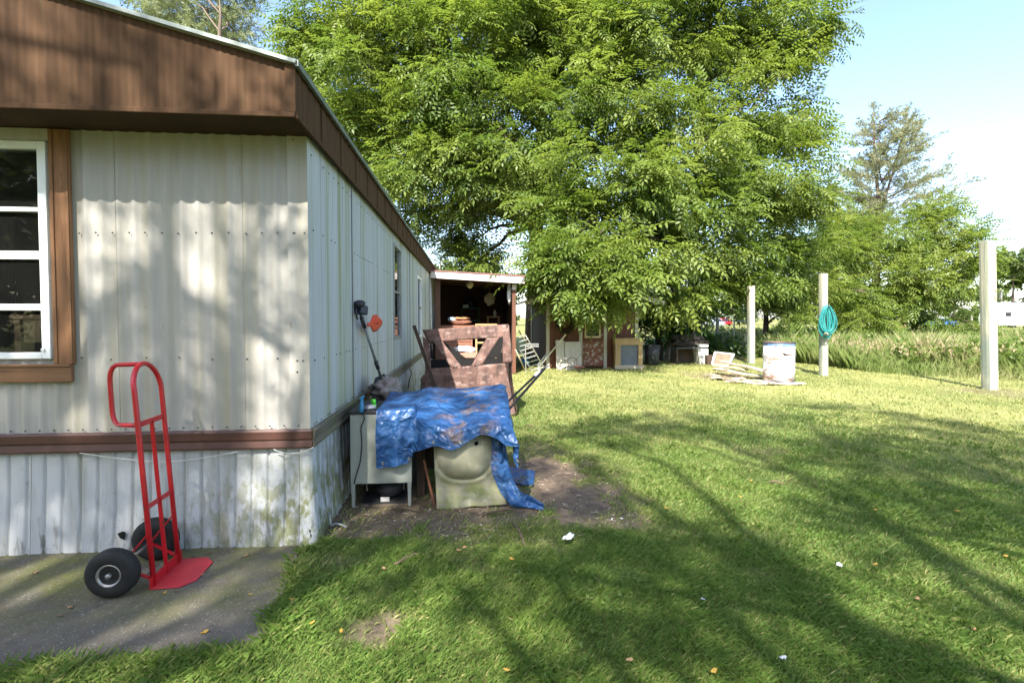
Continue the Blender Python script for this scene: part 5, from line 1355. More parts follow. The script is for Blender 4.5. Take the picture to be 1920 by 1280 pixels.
# ================================================================== litter on the lawn
def flat_bit(px, py, size, mt, seed, lift=.03):
    c = G(px, py); rows = []
    a0 = random.uniform(0, 6.28); ca, sa = math.cos(a0), math.sin(a0)
    for i in range(6):
        row = []
        for j in range(6):
            u, v = i / 5 - .5, j / 5 - .5
            k = 1 - .5 * abs(u) * 1.6
            x_, y_ = u * size, v * size * .6 * k
            row.append(V((c.x + ca * x_ - sa * y_, c.y + sa * x_ + ca * y_, lift + size * .28 * (noise.noise(V((u * 4 + seed, v * 4, seed))) + abs(u) * .7))))
        rows.append(row)
    return MB().grid(rows)
tag(flat_bit(1065, 1021, .105, 'paper_blue', 3, .05).build('crumpled_paper', 'paper_blue', None, smooth=True, solid=.001), 'crumpled pale blue paper lying on the lawn by the dirt', 'paper')
for px, py, s in ((1574, 1073, .05), (1468, 1251, .032), (1318, 1138, .02), (1147, 984, .025), (1165, 983, .025)):
    tag(flat_bit(px, py, s, 'paper_white', px, .045).build('paper_scrap', 'paper_white', None, smooth=True), 'small white paper scrap lying on the lawn', 'scrap', 'white scraps on the lawn')
for px, py in ((1388, 938), (1408, 908), (1642, 964), (1885, 1052), (1640, 1068), (960, 1058), (1338, 1272), (548, 1135), (950, 1270), (1794, 966), (1690, 850), (1250, 960), (585, 1180), (640, 1196), (1500, 800)):
    tag(flat_bit(px, py, random.uniform(.028, .045), 'leaf_yellow', px, .035).build('fallen_leaf', 'leaf_yellow', None, smooth=True), 'small yellow fallen leaf lying on the lawn', 'leaf', 'yellow leaves on the lawn')
for px, py in ((860, 1040), (1180, 1250), (1720, 1133), (1060, 880), (870, 1035), (1825, 1190), (720, 1075)):
    tag(flat_bit(px, py, .032, 'leaf_tan', px, .033).build('dead_leaf', 'leaf_tan', None, smooth=True), 'curled brown dead leaf lying on the ground', 'leaf', 'brown dead leaves on the ground')
for k in range(16):
    px, py = random.uniform(20, 480), random.choice((random.uniform(1036, 1090), random.uniform(1090, 1200)))
    o = flat_bit(px, py, random.uniform(.018, .035), 'leaf_tan', px, .021)
    tag(o.build('dead_leaf', random.choice(('leaf_tan', 'leaf_yellow', 'twig')), None, smooth=True), 'tiny dry leaf scrap lying on the concrete pad', 'leaf', 'dry leaf scraps on the concrete pad')
for (a, b) in (((735, 958), (790, 965)), ((905, 968), (985, 962)), ((740, 1064), (800, 1040)), ((985, 800), (1010, 806)), ((1440, 908), (1470, 912)), ((960, 985), (985, 1030))):
    A_, B_ = G(*a), G(*b); A_.z = B_.z = .022; mid_ = (A_ + B_) / 2 + V((.01, .02, .012))
    tag(MB().tube([A_, mid_, B_], [.007, .008, .004], 6).build('fallen_twig', 'twig', None, smooth=True), 'thin brown twig lying on the dirt and grass', 'twig', 'twigs on the ground')

dbm = MB(); k = 0
while k < 420:
    px, py = random.uniform(630, 1200), random.uniform(845, 1020); p = G(px, py)
    if float(dirt_f(np.array([p.x]), np.array([p.y]))[0]) < .35: continue
    k += 1; s_ = random.uniform(.003, .009)
    if random.random() < .5: dbm.blob((p.x, p.y, s_ * .4), (s_, s_ * .8, s_ * .6), k, .5, 6, 4)
    else: a = random.uniform(0, 6.28); dbm.bar((p.x, p.y, .006), (p.x + math.cos(a) * s_ * 7, p.y + math.sin(a) * s_ * 7, .009), .003, .003)
db = dbm.build('dirt_debris', 'plank_wood', None); db['kind'] = 'stuff'; db['label'] = 'pebbles and twig bits scattered on the bare dirt'; db['category'] = 'debris'
# ================================================================== foliage
def frond_template(n=4, L=.40, ll=.15, lw=.055):
    vs = []
    def leaf(o, d, l, w_):
        d = V(d).normalized(); s = d.cross(V((0, 0, 1))).normalized() * w_ / 2
        o = V(o); m_ = o + d * l * .5
        for q in (o, m_ + s + V((0, 0, .006)), o + d * l - V((0, 0, .018)), m_ - s + V((0, 0, .006))): vs.append(q)
    for k in range(n):
        t = (k + .6) / n; o = V((L * t, 0, -.10 * L * t * t * 2))
        sz = 1 - .35 * abs(t - .45)
        for s in (-1, 1): leaf(o, (.55, s, -.25), ll * sz, lw)
    leaf((L, 0, -.2 * L), (1, 0, -.5), ll, lw)
    return np.array([tuple(v) for v in vs], np.float32)
def blade_cluster(n, L, w_, spread=.8, seed=0):      # bundle of single leaves / needles round an axis
    r = random.Random(seed); vs = []
    for k in range(n):
        a = r.uniform(0, 6.283); o = V((L * r.uniform(0, .8), 0, 0)); d = V((r.uniform(.3, 1), math.cos(a) * spread, math.sin(a) * spread)).normalized()
        s = d.orthogonal().normalized() * w_ / 2; l = L * r.uniform(.35, .6)
        for q in (o, o + d * l * .5 + s, o + d * l, o + d * l * .5 - s): vs.append(q)
    return np.array([tuple(v) for v in vs], np.float32)
FROND = frond_template()
FROND_C = frond_template(4, .42, .16, .06)           # coarser, for far or unseen crowns
NEEDLE = blade_cluster(15, .34, .031, .55, 3)
WILLOW = blade_cluster(22, .45, .028, .5, 5)
BROAD = blade_cluster(14, .5, .16, 1.0, 7)

def place(tmpl, pos, dirs, ups, scale):
    """many copies of a quad template: pos/dirs/ups (n,3)"""
    d = dirs / np.linalg.norm(dirs, axis=1, keepdims=True)
    s = np.cross(ups, d); s /= np.linalg.norm(s, axis=1, keepdims=True) + 1e-9
    u = np.cross(d, s)
    v = tmpl[None] * scale[:, None, None]
    out = pos[:, None] + v[..., 0:1] * d[:, None] + v[..., 1:2] * s[:, None] + v[..., 2:3] * u[:, None]
    return out.reshape(-1, 3)
def quad_object(name, verts, mt, parent, stuff=True, tri=False, attrs=None):
    k = 3 if tri else 4
    me = bpy.data.meshes.new(name); org = np.array(ORG[parent.name]) if parent else np.zeros(3)
    fast_mesh(me, verts - org, np.arange(len(verts)).reshape(-1, k))
    for nm, vals in (attrs or {}).items():
        a = me.attributes.new(nm, 'FLOAT', 'POINT'); a.data.foreach_set('value', vals.astype(np.float32))
    me.materials.append(M[mt]); o = bpy.data.objects.new(name, me); col.objects.link(o)
    if parent: o.parent = parent
    if stuff: o['kind'] = 'stuff'
    ORG[o.name] = V(org)
    return o
def sphere_dirs(n, r):
    v = r.normal(size=(n, 3)); return v / np.linalg.norm(v, axis=1, keepdims=True)
def limb(b, p, q, r0, r1, seed, n=6, wob=.06, sag=.12, seg=7):
    L = (q - p).length; pts = []; rs = []
    for i in range(n + 1):
        t = i / n; c = p.lerp(q, t)
        c = c + V((noise.noise(V((t * 3 + seed, 0, 0))), noise.noise(V((0, t * 3 + seed, 5))), noise.noise(V((0, 3, t * 3 + seed))))) * L * wob * math.sin(t * math.pi) * 2
        c.z += L * sag * math.sin(t * math.pi)
        pts.append(c); rs.append(r0 * (1 - t) + r1 * t)
    b.tube(pts, rs, seg, caps=False); return pts
def tree(name, label, base, axis, lobes, leaf, bark, r0, dens=26, fronds=9, tmpl=None, fscale=1.0, cat='tree', group=None, seed=1, shell=.5, sprig=.30, twigs=5, droop=.25, flatten=.8, cl=6, csize=.42, tier=.34, limbs=()):
    """lobes: (centre, radius[, density factor]); axis: trunk points above the base"""
    tmpl = FROND if tmpl is None else tmpl
    o = thing(name, base, label, cat, group); r = np.random.default_rng(seed); rr = random.Random(seed)
    b = MB(); tr = [V(base)] + [V(a) for a in axis]; rs = [r0 * 1.25] + [r0 * (1 - .8 * (i + 1) / len(axis)) for i in range(len(axis))]
    tp = []; tpr = []
    for i in range(len(tr) - 1):
        for k in range(4): t = k / 4; tp.append(tr[i].lerp(tr[i + 1], t)); tpr.append(rs[i] * (1 - t) + rs[i + 1] * t)
    tp.append(tr[-1]); tpr.append(rs[-1]); b.tube(tp, tpr, 10, caps=False)
    cs, ds, ts = [], [], []
    for li, lb in enumerate(lobes):
        c, rad = V(lb[0]), lb[1]; k = lb[2] if len(lb) > 2 else 1.0
        # limb from the trunk
        want = c.z - .55 * math.hypot(c.x - base.x, c.y - base.y); best = min(range(len(tp)), key=lambda i: abs(tp[i].z - max(want, tp[0].z + .25 * (tp[-1].z - tp[0].z))))
        limb(b, tp[best], c, max(.03, tpr[best] * .5), .025, seed + li * 1.7)
        n = max(2 if cl > 3 else 1, int(round(dens * k * rad * rad / cl)))
        d = sphere_dirs(n, r); rad_ = rad * (shell + (1 - shell) * r.random(n) ** .6)
        lump = np.array([.82 + .5 * noise.noise(V((x_ * 1.6 + li * 3.1, y_ * 1.6, z_ * 1.6))) for x_, y_, z_ in d])
        pos = np.array(c)[None] + d * (rad_ * lump)[:, None] * np.array([1, 1, flatten])
        ccp = np.repeat(pos, cl, 0) + r.normal(size=(n * cl, 3)) * np.array([1, 1, tier]) * csize * min(1.0, .45 + rad * .3)
        tt_ = np.repeat(r.random(n), cl) * .6 + .4 * r.random(n * cl)
        cs.append(ccp); ds.append(np.repeat(d, cl, 0)); ts.append(tt_)
        for t_ in range(min(twigs, n)): limb(b, c, V(pos[t_ * (n // max(1, min(twigs, n)))]), .022, .008, seed + t_, 4, .08, .05, 5)
    for lp, ra, rb2 in limbs:
        lp = [V(p) for p in lp]; lp = [tp[min(range(len(tp)), key=lambda i: abs(tp[i].z - lp[0].z))]] + lp
        mp_ = bez(lp, 5, .4); b.tube([p + V((noise.noise(p * .9), noise.noise(p * .9 + V((5, 0, 0))), 0)) * .18 for p in mp_], [ra + (rb2 - ra) * i / (len(mp_) - 1) for i in range(len(mp_))], 7, caps=False)
    b.build('trunk', bark, o, smooth=True)
    C_ = np.concatenate(cs); D_ = np.concatenate(ds); n = len(C_)
    pos = np.repeat(C_, fronds, 0); dd = np.repeat(D_, fronds, 0)
    rd_ = r.normal(size=pos.shape)
    dirs = dd * .55 + rd_ * .6 + np.array([0, 0, -droop]); dirs[:, 2] *= .6
    pos = pos + rd_ * sprig * .5
    ups = np.array([0, 0, 1.0]) + r.normal(size=pos.shape) * .28 + dd * .3
    sc = fscale * (.75 + .5 * r.random(len(pos)))
    tint = np.repeat(np.repeat(np.clip(np.concatenate(ts) * 1.3 - .25, 0, 1), fronds), len(tmpl))
    quad_object('crown', place(tmpl, pos.astype(np.float32), dirs, ups, sc), leaf, o, attrs={'dry': tint})
    return o

# ---- the big tree behind the sheds, two stems
A0 = col_at(1003, 20.5)
LA = [(625, 40, 20, 2.0), (578, 105, 21, 1.1), (690, 130, 19.5, 2.7), (655, 250, 19.5, 1.9), (720, 300, 19, 2.1), (775, 400, 19.5, 1.7), (820, 310, 18.5, 2.3), (850, 140, 18, 2.8), (790, 0, 20, 3.0), (950, 50, 19, 2.9), (905, 440, 20, 1.4),
      (940, 240, 17.5, 2.3), (1010, -20, 20, 3.2), (1090, 90, 19, 2.7), (650, -120, 20, 2.8), (840, -200, 20, 3.4), (1040, -180, 20, 3.4), (930, 350, 18, 1.9), (890, 500, 19, 1.1), (1040, 260, 18.5, 1.8), (1030, 380, 17.5, 1.7), (700, 420, 22, 1.3), (760, 220, 21, 2.2), (870, 250, 21.5, 2.2)]
tree('walnut_tree', 'huge leafy tree behind the lean-to, its trunk left of the cottage', A0, [P(1003, 480, 20.5), P(1016, 250, 20.3), P(1022, 60, 20.3), P(1010, -200, 20.3)],
     [(P(a, b, d), r_, .45 if b < -80 else 1.0) for a, b, d, r_ in LA], 'leaf_big', 'bark', .36, dens=35, fronds=7, fscale=1.26, cl=11, csize=.52, tier=.24, shell=.62, droop=.3, seed=11)
B0 = col_at(1301, 19.5)
LB = [(1150, 200, 18, 2.4), (1240, 70, 19, 2.8), (1370, 50, 19.5, 2.6), (1465, 60, 20, 2.1), (1512, 75, 20, .9), (1415, 190, 19, 2.3), (1300, 270, 17.5, 2.4), (1180, 350, 16, 2.1), (1095, 430, 15, 1.6), (1050, 495, 14.6, 1.0), (1140, 490, 14.6, 1.3), (1235, 455, 16, 1.9),
      (1340, 410, 17.5, 2.2), (1440, 330, 19, 2.1), (1475, 230, 20, 1.4), (1490, 410, 20, 1.6), (1380, 500, 18.5, 1.4), (1260, 545, 15.8, .95), (1110, 515, 13.5, .8), (1170, 515, 13.8, .8), (1060, 515, 13.6, .55), (1090, 465, 13.8, 1.0), (1130, 548, 14.1, .62), (1075, 545, 13.9, .5), (1185, 550, 14.4, .6), (1330, -100, 20, 3.2), (1480, -90, 20, 2.2), (1200, -90, 20, 3.0), (1320, 545, 18, 1.0), (1460, 500, 20, 1.2)]
tree('walnut_tree', 'wide leafy tree with branches hanging low over the cottage front', B0, [P(1300, 480, 19.5), P(1310, 280, 19.3), P(1330, 60, 19.5), P(1340, -120, 19.5)],
     [(P(a, b, d), r_, .45 if b < -80 else 1.0) for a, b, d, r_ in LB], 'leaf_big', 'bark_dark', .22, dens=35, fronds=7, fscale=1.26, cl=11, csize=.52, tier=.24, shell=.62, droop=.3, seed=23)
# ---- slim stems and low growth under it
C0 = col_at(1436, 21.5)
tree('young_tree', 'young tree with dark stem growing behind the first post', C0, [P(1437, 560, 21.5), P(1445, 480, 21.5)], [(P(a, b, d), r_) for a, b, d, r_ in ((1440, 540, 21.5, 1.0), (1490, 560, 20.8, .9), (1405, 560, 21.5, .8), (1520, 540, 21.5, 1.0), (1470, 590, 20.5, .6), (1500, 470, 22, 1.3))], 'leaf_sap', 'bark_dark', .12, dens=45, fronds=8, seed=5)
D0 = col_at(1236, 18.0)
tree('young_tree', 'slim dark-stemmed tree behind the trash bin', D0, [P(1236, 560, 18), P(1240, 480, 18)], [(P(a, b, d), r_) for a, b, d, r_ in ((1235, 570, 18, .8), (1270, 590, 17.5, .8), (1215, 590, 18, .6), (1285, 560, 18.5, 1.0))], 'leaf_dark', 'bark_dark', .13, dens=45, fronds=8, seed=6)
# ---- cedar
E0 = col_at(1642, 27)
def cedar():
    o = thing('cedar_tree', E0, 'tall thin sparse cedar rising behind the sapling by the weeds', 'tree'); r = np.random.default_rng(3); rr = random.Random(3)
    b = MB(); tops = [P(1637, 198, 27), P(1702, 205, 27)]; fork = P(1650, 400, 27)
    b.tube([E0, P(1642, 520, 27), fork, P(1640, 300, 27), tops[0]], [.24, .17, .10, .06, .015], 8); b.tube([fork, P(1682, 300, 27), tops[1]], [.07, .05, .012], 7)
    pos, dirs = [], []
    def branch(p, d, L):
        pts = [p + d * L * t + V((0, 0, L * (.16 * t * t))) + V((rr.uniform(-.05, .05), rr.uniform(-.05, .05), rr.uniform(-.05, .05))) * L * t for t in (0, .25, .5, .75, 1)]
        b.tube(pts, [.03, .024, .018, .012, .006], 5, caps=False)
        nn = int(6 + L * 7.5)
        for k in range(nn):
            t = rr.uniform(.22, 1); i = min(3, int(t * 4)); q = pts[i].lerp(pts[i + 1], t * 4 - i)
            dd = (d + V((rr.uniform(-.8, .8), rr.uniform(-.8, .8), rr.uniform(-.35, .6)))).normalized()
            off = dd * rr.uniform(0, .28 * (1.15 - t) * L * .6 + .12)
            pos.append(q + off); dirs.append(dd)
    for k in range(195):
        t = rr.random(); z = 1.6 + (tops[0].z - 2.4) * t; px_t = .0
        stem = V((np.interp(z, [0, fork.z, tops[0].z], [E0.x, fork.x, tops[0].x]), E0.y, z)) if (rr.random() < .6 or z < fork.z) else V((np.interp(z, [fork.z, tops[1].z], [fork.x, tops[1].x]), E0.y, z))
        z_top = tops[0].z; L = min(3.8, .3 + (z_top - z) * .55) * rr.uniform(.6, 1.05)
        a = rr.uniform(0, 6.283); branch(stem, V((math.cos(a), math.sin(a), rr.uniform(.05, .45))).normalized(), L)
    for tp_, lo_ in ((tops[0], P(1640, 300, 27)), (tops[1], P(1682, 300, 27))):
        for k in range(70):
            t = rr.random() ** .8; q = lo_.lerp(tp_, t); w_ = .75 * (1 - t) + .06
            dd = V((rr.uniform(-1, 1), rr.uniform(-1, 1), rr.uniform(.3, 1.2))).normalized(); pos.append(q + V((rr.uniform(-w_, w_), rr.uniform(-w_, w_), 0)) * .6); dirs.append(dd)
    b.build('trunk', 'bark', o, smooth=True)
    pos = np.array([tuple(p) for p in pos], np.float32); dirs = np.array([tuple(p) for p in dirs], np.float32)
    ups = r.normal(size=pos.shape)
    quad_object('crown', place(NEEDLE, pos, dirs, ups, .7 + .6 * r.random(len(pos))), 'needle', o)
cedar()
# ---- bushy saplings before the cedar
S0 = col_at(1716, 23)
tree('bushy_sapling', 'bushy light-green tree spreading in front of the cedar trunk', S0, [P(1716, 560, 23), P(1725, 470, 23)],
     [(P(a, b, d), r_) for a, b, d, r_ in ((1690, 440, 23, 1.5), (1760, 430, 22.5, 1.3), (1620, 480, 23, 1.3), (1580, 470, 23.5, .9), (1800, 470, 22, 1.2), (1770, 395, 23, .75), (1835, 425, 22, .55), (1700, 520, 22, 1.4), (1790, 535, 22, 1.1), (1610, 545, 22, 1.1), (1740, 560, 22, .9), (1845, 480, 22.3, .6), (1660, 570, 22.5, .7), (1600, 602, 21.5, .7), (1680, 606, 21, .6), (1760, 602, 22, .65), (1820, 604, 24, .6), (1640, 590, 23, .8))],
     'leaf_sap', 'bark', .13, dens=46, fronds=8, seed=31, droop=.05)
S1 = col_at(1572, 24)
tree('bushy_sapling', 'small leafy tree filling the gap behind the hose post', S1, [P(1572, 570, 24), P(1570, 500, 24)],
     [(P(a, b, d), r_) for a, b, d, r_ in ((1560, 500, 24, 1.1), (1600, 420, 25, 1.0), (1540, 560, 23, .9), (1585, 580, 23, .8), (1545, 440, 24.5, 1.2), (1510, 380, 24.5, 1.2))], 'leaf_sap', 'bark_dark', .1, dens=46, fronds=8, seed=37)
# ---- willow beyond the roof
Wb = V((-11.5, 24, 0))
tree('willow_tree', 'grey-green willow rising behind the mobile home roof', Wb, [V((-11.4, 24, 7)), V((-11.2, 24, 12)), V((-11, 24, 15))],
     [(P(380, 30, 25), 1.9, .8), (P(440, 60, 25), 1.2, .8), (P(320, 10, 25), 1.8, .8), (P(250, -60, 26), 2.4, .7), (P(400, -60, 25), 2.2, .8), (P(150, -120, 26), 2.8, .6), (P(455, 85, 25), .7, .8)], 'leaf_willow', 'bark', .3, dens=26, fronds=6, tmpl=WILLOW, fscale=1.1, seed=41, droop=.7, twigs=9)
# ---- far trees along the field
far = [(1900, 80, 530, 3.6), (1955, 74, 520, 4.2), (1850, 95, 560, 3.4), (1790, 105, 560, 4.0), (1700, 100, 560, 4.0), (1600, 110, 562, 4.2), (1480, 108, 560, 4.4), (1385, 112, 560, 4.2), (1270, 110, 562, 4.4), (1160, 105, 560, 4.2), (1050, 110, 560, 4.4), (1210, 120, 548, 5), (1330, 122, 545, 5), (940, 100, 548, 5), (850, 95, 540, 5), (2030, 70, 520, 4)]
for k, (px, D_, cy, r_) in enumerate(far):
    b0 = col_at(px, D_); c = P(px, cy, D_); rr = random.Random(k)
    lobes = [(c + V((rr.uniform(-.9, .9), rr.uniform(-.6, .6), rr.uniform(-.7, .8))) * r_, r_ * rr.uniform(.5, .75)) for _ in range(6)] + [(V((c.x, c.y, 2.2)), 2.2), (V((c.x + 2.5, c.y, 1.6)), 1.8)]
    lab = 'distant round green tree standing at the far edge of the field' if px < 1880 else 'far green tree standing behind the camper trailer'
    tree('distant_tree', lab, b0, [V((c.x, c.y, c.z * .6)), V((c.x, c.y, c.z))], lobes, 'leaf_far', 'bark', .3, dens=5, fronds=3, tmpl=BROAD, fscale=1.85, seed=50 + k, group='trees along the far field' if px < 1880 else 'trees behind the camper', twigs=0)
# little pine top between home and tree
pn = col_at(826, 34)
tree('distant_pine', 'small bright green treetop peeking over the lean-to roof', pn, [P(826, 520, 34), P(826, 480, 34)], [(P(826, 505, 34), .7), (P(830, 530, 34), 1.0), (P(800, 560, 34), 1.4), (P(850, 560, 34), 1.4)], 'leaf_sap', 'bark', .12, dens=24, fronds=5, tmpl=FROND_C, seed=91)
# ---- shade trees behind the camera (they throw the dapples on wall and lawn)
def shade(name, label, base, top, lobes, seed, dens=3.6, limbs=()):
    K = V((-math.sin(SUN_AZ), -math.cos(SUN_AZ), math.tan(SUN_EL))) * 2.6; base = base + V((K.x, K.y, 0)); top = [t + V((K.x, K.y, K.z * (i + 1) / len(top))) for i, t in enumerate(top)]; lobes = [(V(c) + K, r_) for c, r_ in lobes]
    tree(name, label, base, top, lobes, 'leaf_big', 'bark', .38, dens=dens, fronds=10, tmpl=FROND_C, fscale=1.05, seed=seed, twigs=4, shell=.2, csize=.30, cl=2, limbs=limbs, group='shade trees behind the photographer')
sl = 'tall leafy shade tree standing behind the photographer'
shade('shade_tree', sl, V((-5.5, -6, 0)), [V((-5.4, -6, 5)), V((-5, -5.5, 9)), V((-4.8, -5, 12))],
      [(V((-5.6, -3.2, 7.2)), 1.5), (V((-3.4, -4.2, 8.6)), 1.3), (V((-7.4, -3.5, 8.5)), 1.7), (V((-5.0, -5.0, 10.5)), 1.8), (V((-3.0, -2.2, 7.4)), .9), (V((-7.2, -6, 11)), 2), (V((-2.6, -5.4, 10.6)), 1.4), (V((-4.6, -1.9, 6.0)), .8), (V((-4.2, -1.3, 7.9)), .9), (V((-2.9, -1.0, 7.0)), .7), (V((-5.6, -1.2, 8.2)), 1.0), (V((-3.3, -1.6, 9.0)), 1.0), (V((-6.6, -2.2, 6.8)), 1.0), (V((-3.6, -.6, 5.6)), .6), (V((-2.2, .1, 5.0)), .7), (V((-1.8, -.1, 5.2)), .6), (V((-1.9, -.7, 5.7)), .7), (V((-1.5, .1, 4.7)), .5)], 61, 3.4, [([V((-5.2, -3.5, 7.6)), V((-3.7, -.6, 6.5)), V((-2.5, -.4, 5.6))], .10, .025), ([V((-6, -3, 8.5)), V((-4.6, -.9, 7.6)), V((-3.2, -.9, 7.4))], .09, .02)])
shade('shade_tree', sl, V((.5, -8, 0)), [V((.6, -8, 6)), V((.9, -7.5, 10)), V((1, -7, 14))],
      [(V((-.6, -4.6, 8.0)), 1.5), (V((1.2, -4.0, 7.4)), 1.2), (V((.2, -6.4, 12.2)), 1.8), (V((2.4, -5.4, 9.6)), 1.4), (V((-1.6, -6.2, 10.6)), 1.4), (V((3.0, -6.6, 13.0)), 1.8), (V((-.8, -2.6, 6.4)), .9), (V((0.6, -7.5, 14.5)), 1.8), (V((-1.0, -1.4, 4.9)), .7), (V((.3, -1.5, 9.0)), 1.1), (V((-1.2, -1.4, 8.6)), 1.0), (V((2.0, -1.2, 9.2)), 1.1), (V((-.4, -2.6, 9.8)), 1.0), (V((-2.0, -1.6, 9.0)), .8), (V((-1.6, -1.6, 5.0)), .8), (V((-.4, -1.9, 5.3)), .8), (V((-1.2, -2.5, 5.7)), .8), (V((-2.3, -2.6, 5.0)), .7)], 62, 3.5, [([V((1.0, -4.5, 5.6)), V((.73, -2.49, 5.0)), V((-1.13, -1.36, 5.0))], .09, .03), ([V((.6, -5, 7)), V((2.4, -3.0, 6.4)), V((1.2, -1.8, 6.0))], .08, .025)])
shade('shade_tree', sl, V((6.0, -7, 0)), [V((6, -7, 6)), V((5.8, -6.5, 10)), V((5.5, -6, 14))],
      [(V((4.6, -4.2, 8.6)), 1.3), (V((6.6, -3.6, 9.4)), 1.6), (V((5.2, -5.4, 12.4)), 1.9), (V((8.0, -5.0, 11)), 1.8), (V((3.6, -3.4, 7.2)), .8), (V((7.4, -6.5, 13.8)), 1.8), (V((9.4, -4, 9.5)), 1.5), (V((3.8, -1.4, 9.4)), 1.1), (V((5.6, -1.6, 9.2)), 1.1), (V((7.2, -1.8, 9.6)), 1.1)], 63, 2.7, [([V((3.2, -4.0, 5.8)), V((1.95, -1.6, 5.0)), V((1.0, -.5, 5.0))], .08, .025), ([V((5, -4.0, 7.5)), V((3.8, -2.2, 6.2)), V((2.4, -1.5, 6.3))], .08, .025)])

for k, (bx, by, hh_) in enumerate(((-17, -15, 8), (-12, -18, 9), (-7.5, -16, 8), (-3, -19, 9), (2, -18, 8), (8, -17, 8.5), (13, -15, 8), (-20, -8, 8), (-15, -10, 7))):
    rr = random.Random(k + 300); b0 = V((bx, by, 0))
    tree('woodland_tree', 'dense woodland tree growing in a row far behind the photographer', b0, [V((bx, by, hh_ * .6)), V((bx, by, hh_))],
         [(V((bx + rr.uniform(-2.2, 2.2), by + rr.uniform(-1.2, 1.2), hh_ * f_)), 2.1) for f_ in (.2, .3, .45, .5, .65, .75, .9)], 'leaf_far', 'bark', .25, dens=5, fronds=4, tmpl=BROAD, fscale=1.5, seed=300 + k, group='woodland behind the photographer', twigs=0)

# ================================================================== weeds beyond the posts
def weed_edge(x): # nearest y of the weeds for a given x
    pts = [G(1380, 664), G(1450, 680), G(1545, 697), G(1640, 700), G(1760, 703), G(1830, 707), G(1920, 712), G(2100, 722)]
    return np.interp(x, [p.x for p in pts], [p.y for p in pts])
n = 150000
wx = rng.uniform(5.0, 36, n); wy = weed_edge(wx) + rng.normal(0, .45, n) + 1.1 * (vnoise(wx, wx * 0, 1.3, 2.0) - .5) + np.abs(rng.exponential(5.0, n))
ok = (wx / wy < 1.3) & (wx / wy > .42) & (wy < 42)
wx, wy = wx[ok], wy[ok]; n = len(wx)
hh = (.30 + .5 * vnoise(wx, wy, .7, 2.0) + .4 * rng.random(n) ** 2) * np.clip((wy - weed_edge(wx)) / 2.2 + .25, .2, 1)
ang = rng.uniform(0, 6.283, n); bend = hh * rng.uniform(.15, .6, n)
wd = (.0022 + .00028 * wy) * rng.uniform(.6, 1.4, n)
dx, dy = np.cos(ang), np.sin(ang); sx, sy = -dy, dx
root = np.stack([wx, wy, np.zeros(n)], 1)
def V3(fx, fz, sgn): return root + np.stack([dx * bend * fx + sx * wd * sgn, dy * bend * fx + sy * wd * sgn, hh * fz], 1)
quads = np.stack([V3(0, 0, -1), V3(0, 0, 1), V3(.35, .6, .7), V3(1, 1, 0)], 1).reshape(-1, 3)
dry = np.clip(vnoise(wx, wy, .9, 4.0) * 1.2 - .72 + np.clip((wy - 20) / 20, 0, .4) + rng.normal(0, .22, n), 0, 1)
wo = quad_object('tall_grass', quads, 'weed', None, attrs={'dry': np.repeat(dry, 4)})
wo['label'] = 'tall seeding grass and weeds beyond the timber posts'; wo['category'] = 'grass'
# seed heads
n = 5000
sx_ = rng.uniform(5.0, 30, n); sy_ = weed_edge(sx_) + .3 + np.abs(rng.exponential(4.0, n)); ok = (sx_ / sy_ < 1.3) & (sx_ / sy_ > .45) & (vnoise(sx_, sy_, .5, 3.0) > .45)
sx_, sy_ = sx_[ok], sy_[ok]; n = len(sx_)
pos = np.stack([sx_, sy_, .35 + .4 * rng.random(n)], 1); dr_a = rng.normal(size=(n, 3)) * .35; dr_a[:, 2] = 1
SH = blade_cluster(7, .2, .014, .35, 21)
so = quad_object('seed_heads', place(SH, pos, dr_a, rng.normal(size=(n, 3)), .7 + .7 * rng.random(n)), 'seed', None); so['label'] = 'tan grass seed heads standing above the weeds'; so['category'] = 'seed heads'
# leafy weeds in the strip
n = 9000
lx = rng.uniform(5.0, 30, n); ly = 9 + 24 * rng.random(n) ** 1.5
ok = (ly > weed_edge(lx) + .25) & (lx / ly < 1.3) & (lx / ly > .40) & (vnoise(lx, ly, .6, 7.0) > .38)
lx, ly = lx[ok], ly[ok]; n = len(lx)
pos = np.stack([lx, ly, .12 + .75 * rng.random(n)], 1); dr_a = rng.normal(size=(n, 3)); dr_a[:, 2] = np.abs(dr_a[:, 2]) * .4
T_ = blade_cluster(12, .26, .05, .9, 12)
vv = place(T_, pos, dr_a, np.array([0, 0, 1.0]) + rng.normal(size=(n, 3)) * .3, .7 + .6 * rng.random(n))
lw = quad_object('leafy_weeds', vv, 'leaf_sap', None); lw['label'] = 'low leafy green weeds mixed among the tall grass'; lw['category'] = 'weeds'
# undergrowth below the big tree
n = 2600
ux = rng.uniform(3.5, 10.5, n); uy = rng.uniform(16.5, 27, n); ok = (uy > 17.2 + .0 * ux) & (ux / uy > .33) & ~((ux < cx1 + .6) & (uy < YC + cdp + .8)) & (vnoise(ux, uy, .7, 1.0) > .45)
ux, uy = ux[ok], uy[ok]; n = len(ux)
pos = np.stack([ux, uy, .1 + .7 * rng.random(n) ** 1.4], 1); dr_a = rng.normal(size=(n, 3)); dr_a[:, 2] = np.abs(dr_a[:, 2]) * .4
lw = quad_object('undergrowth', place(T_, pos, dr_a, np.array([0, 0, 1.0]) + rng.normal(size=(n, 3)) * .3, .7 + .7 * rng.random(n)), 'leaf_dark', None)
lw['label'] = 'dark leafy undergrowth below the big trees'; lw['category'] = 'undergrowth'

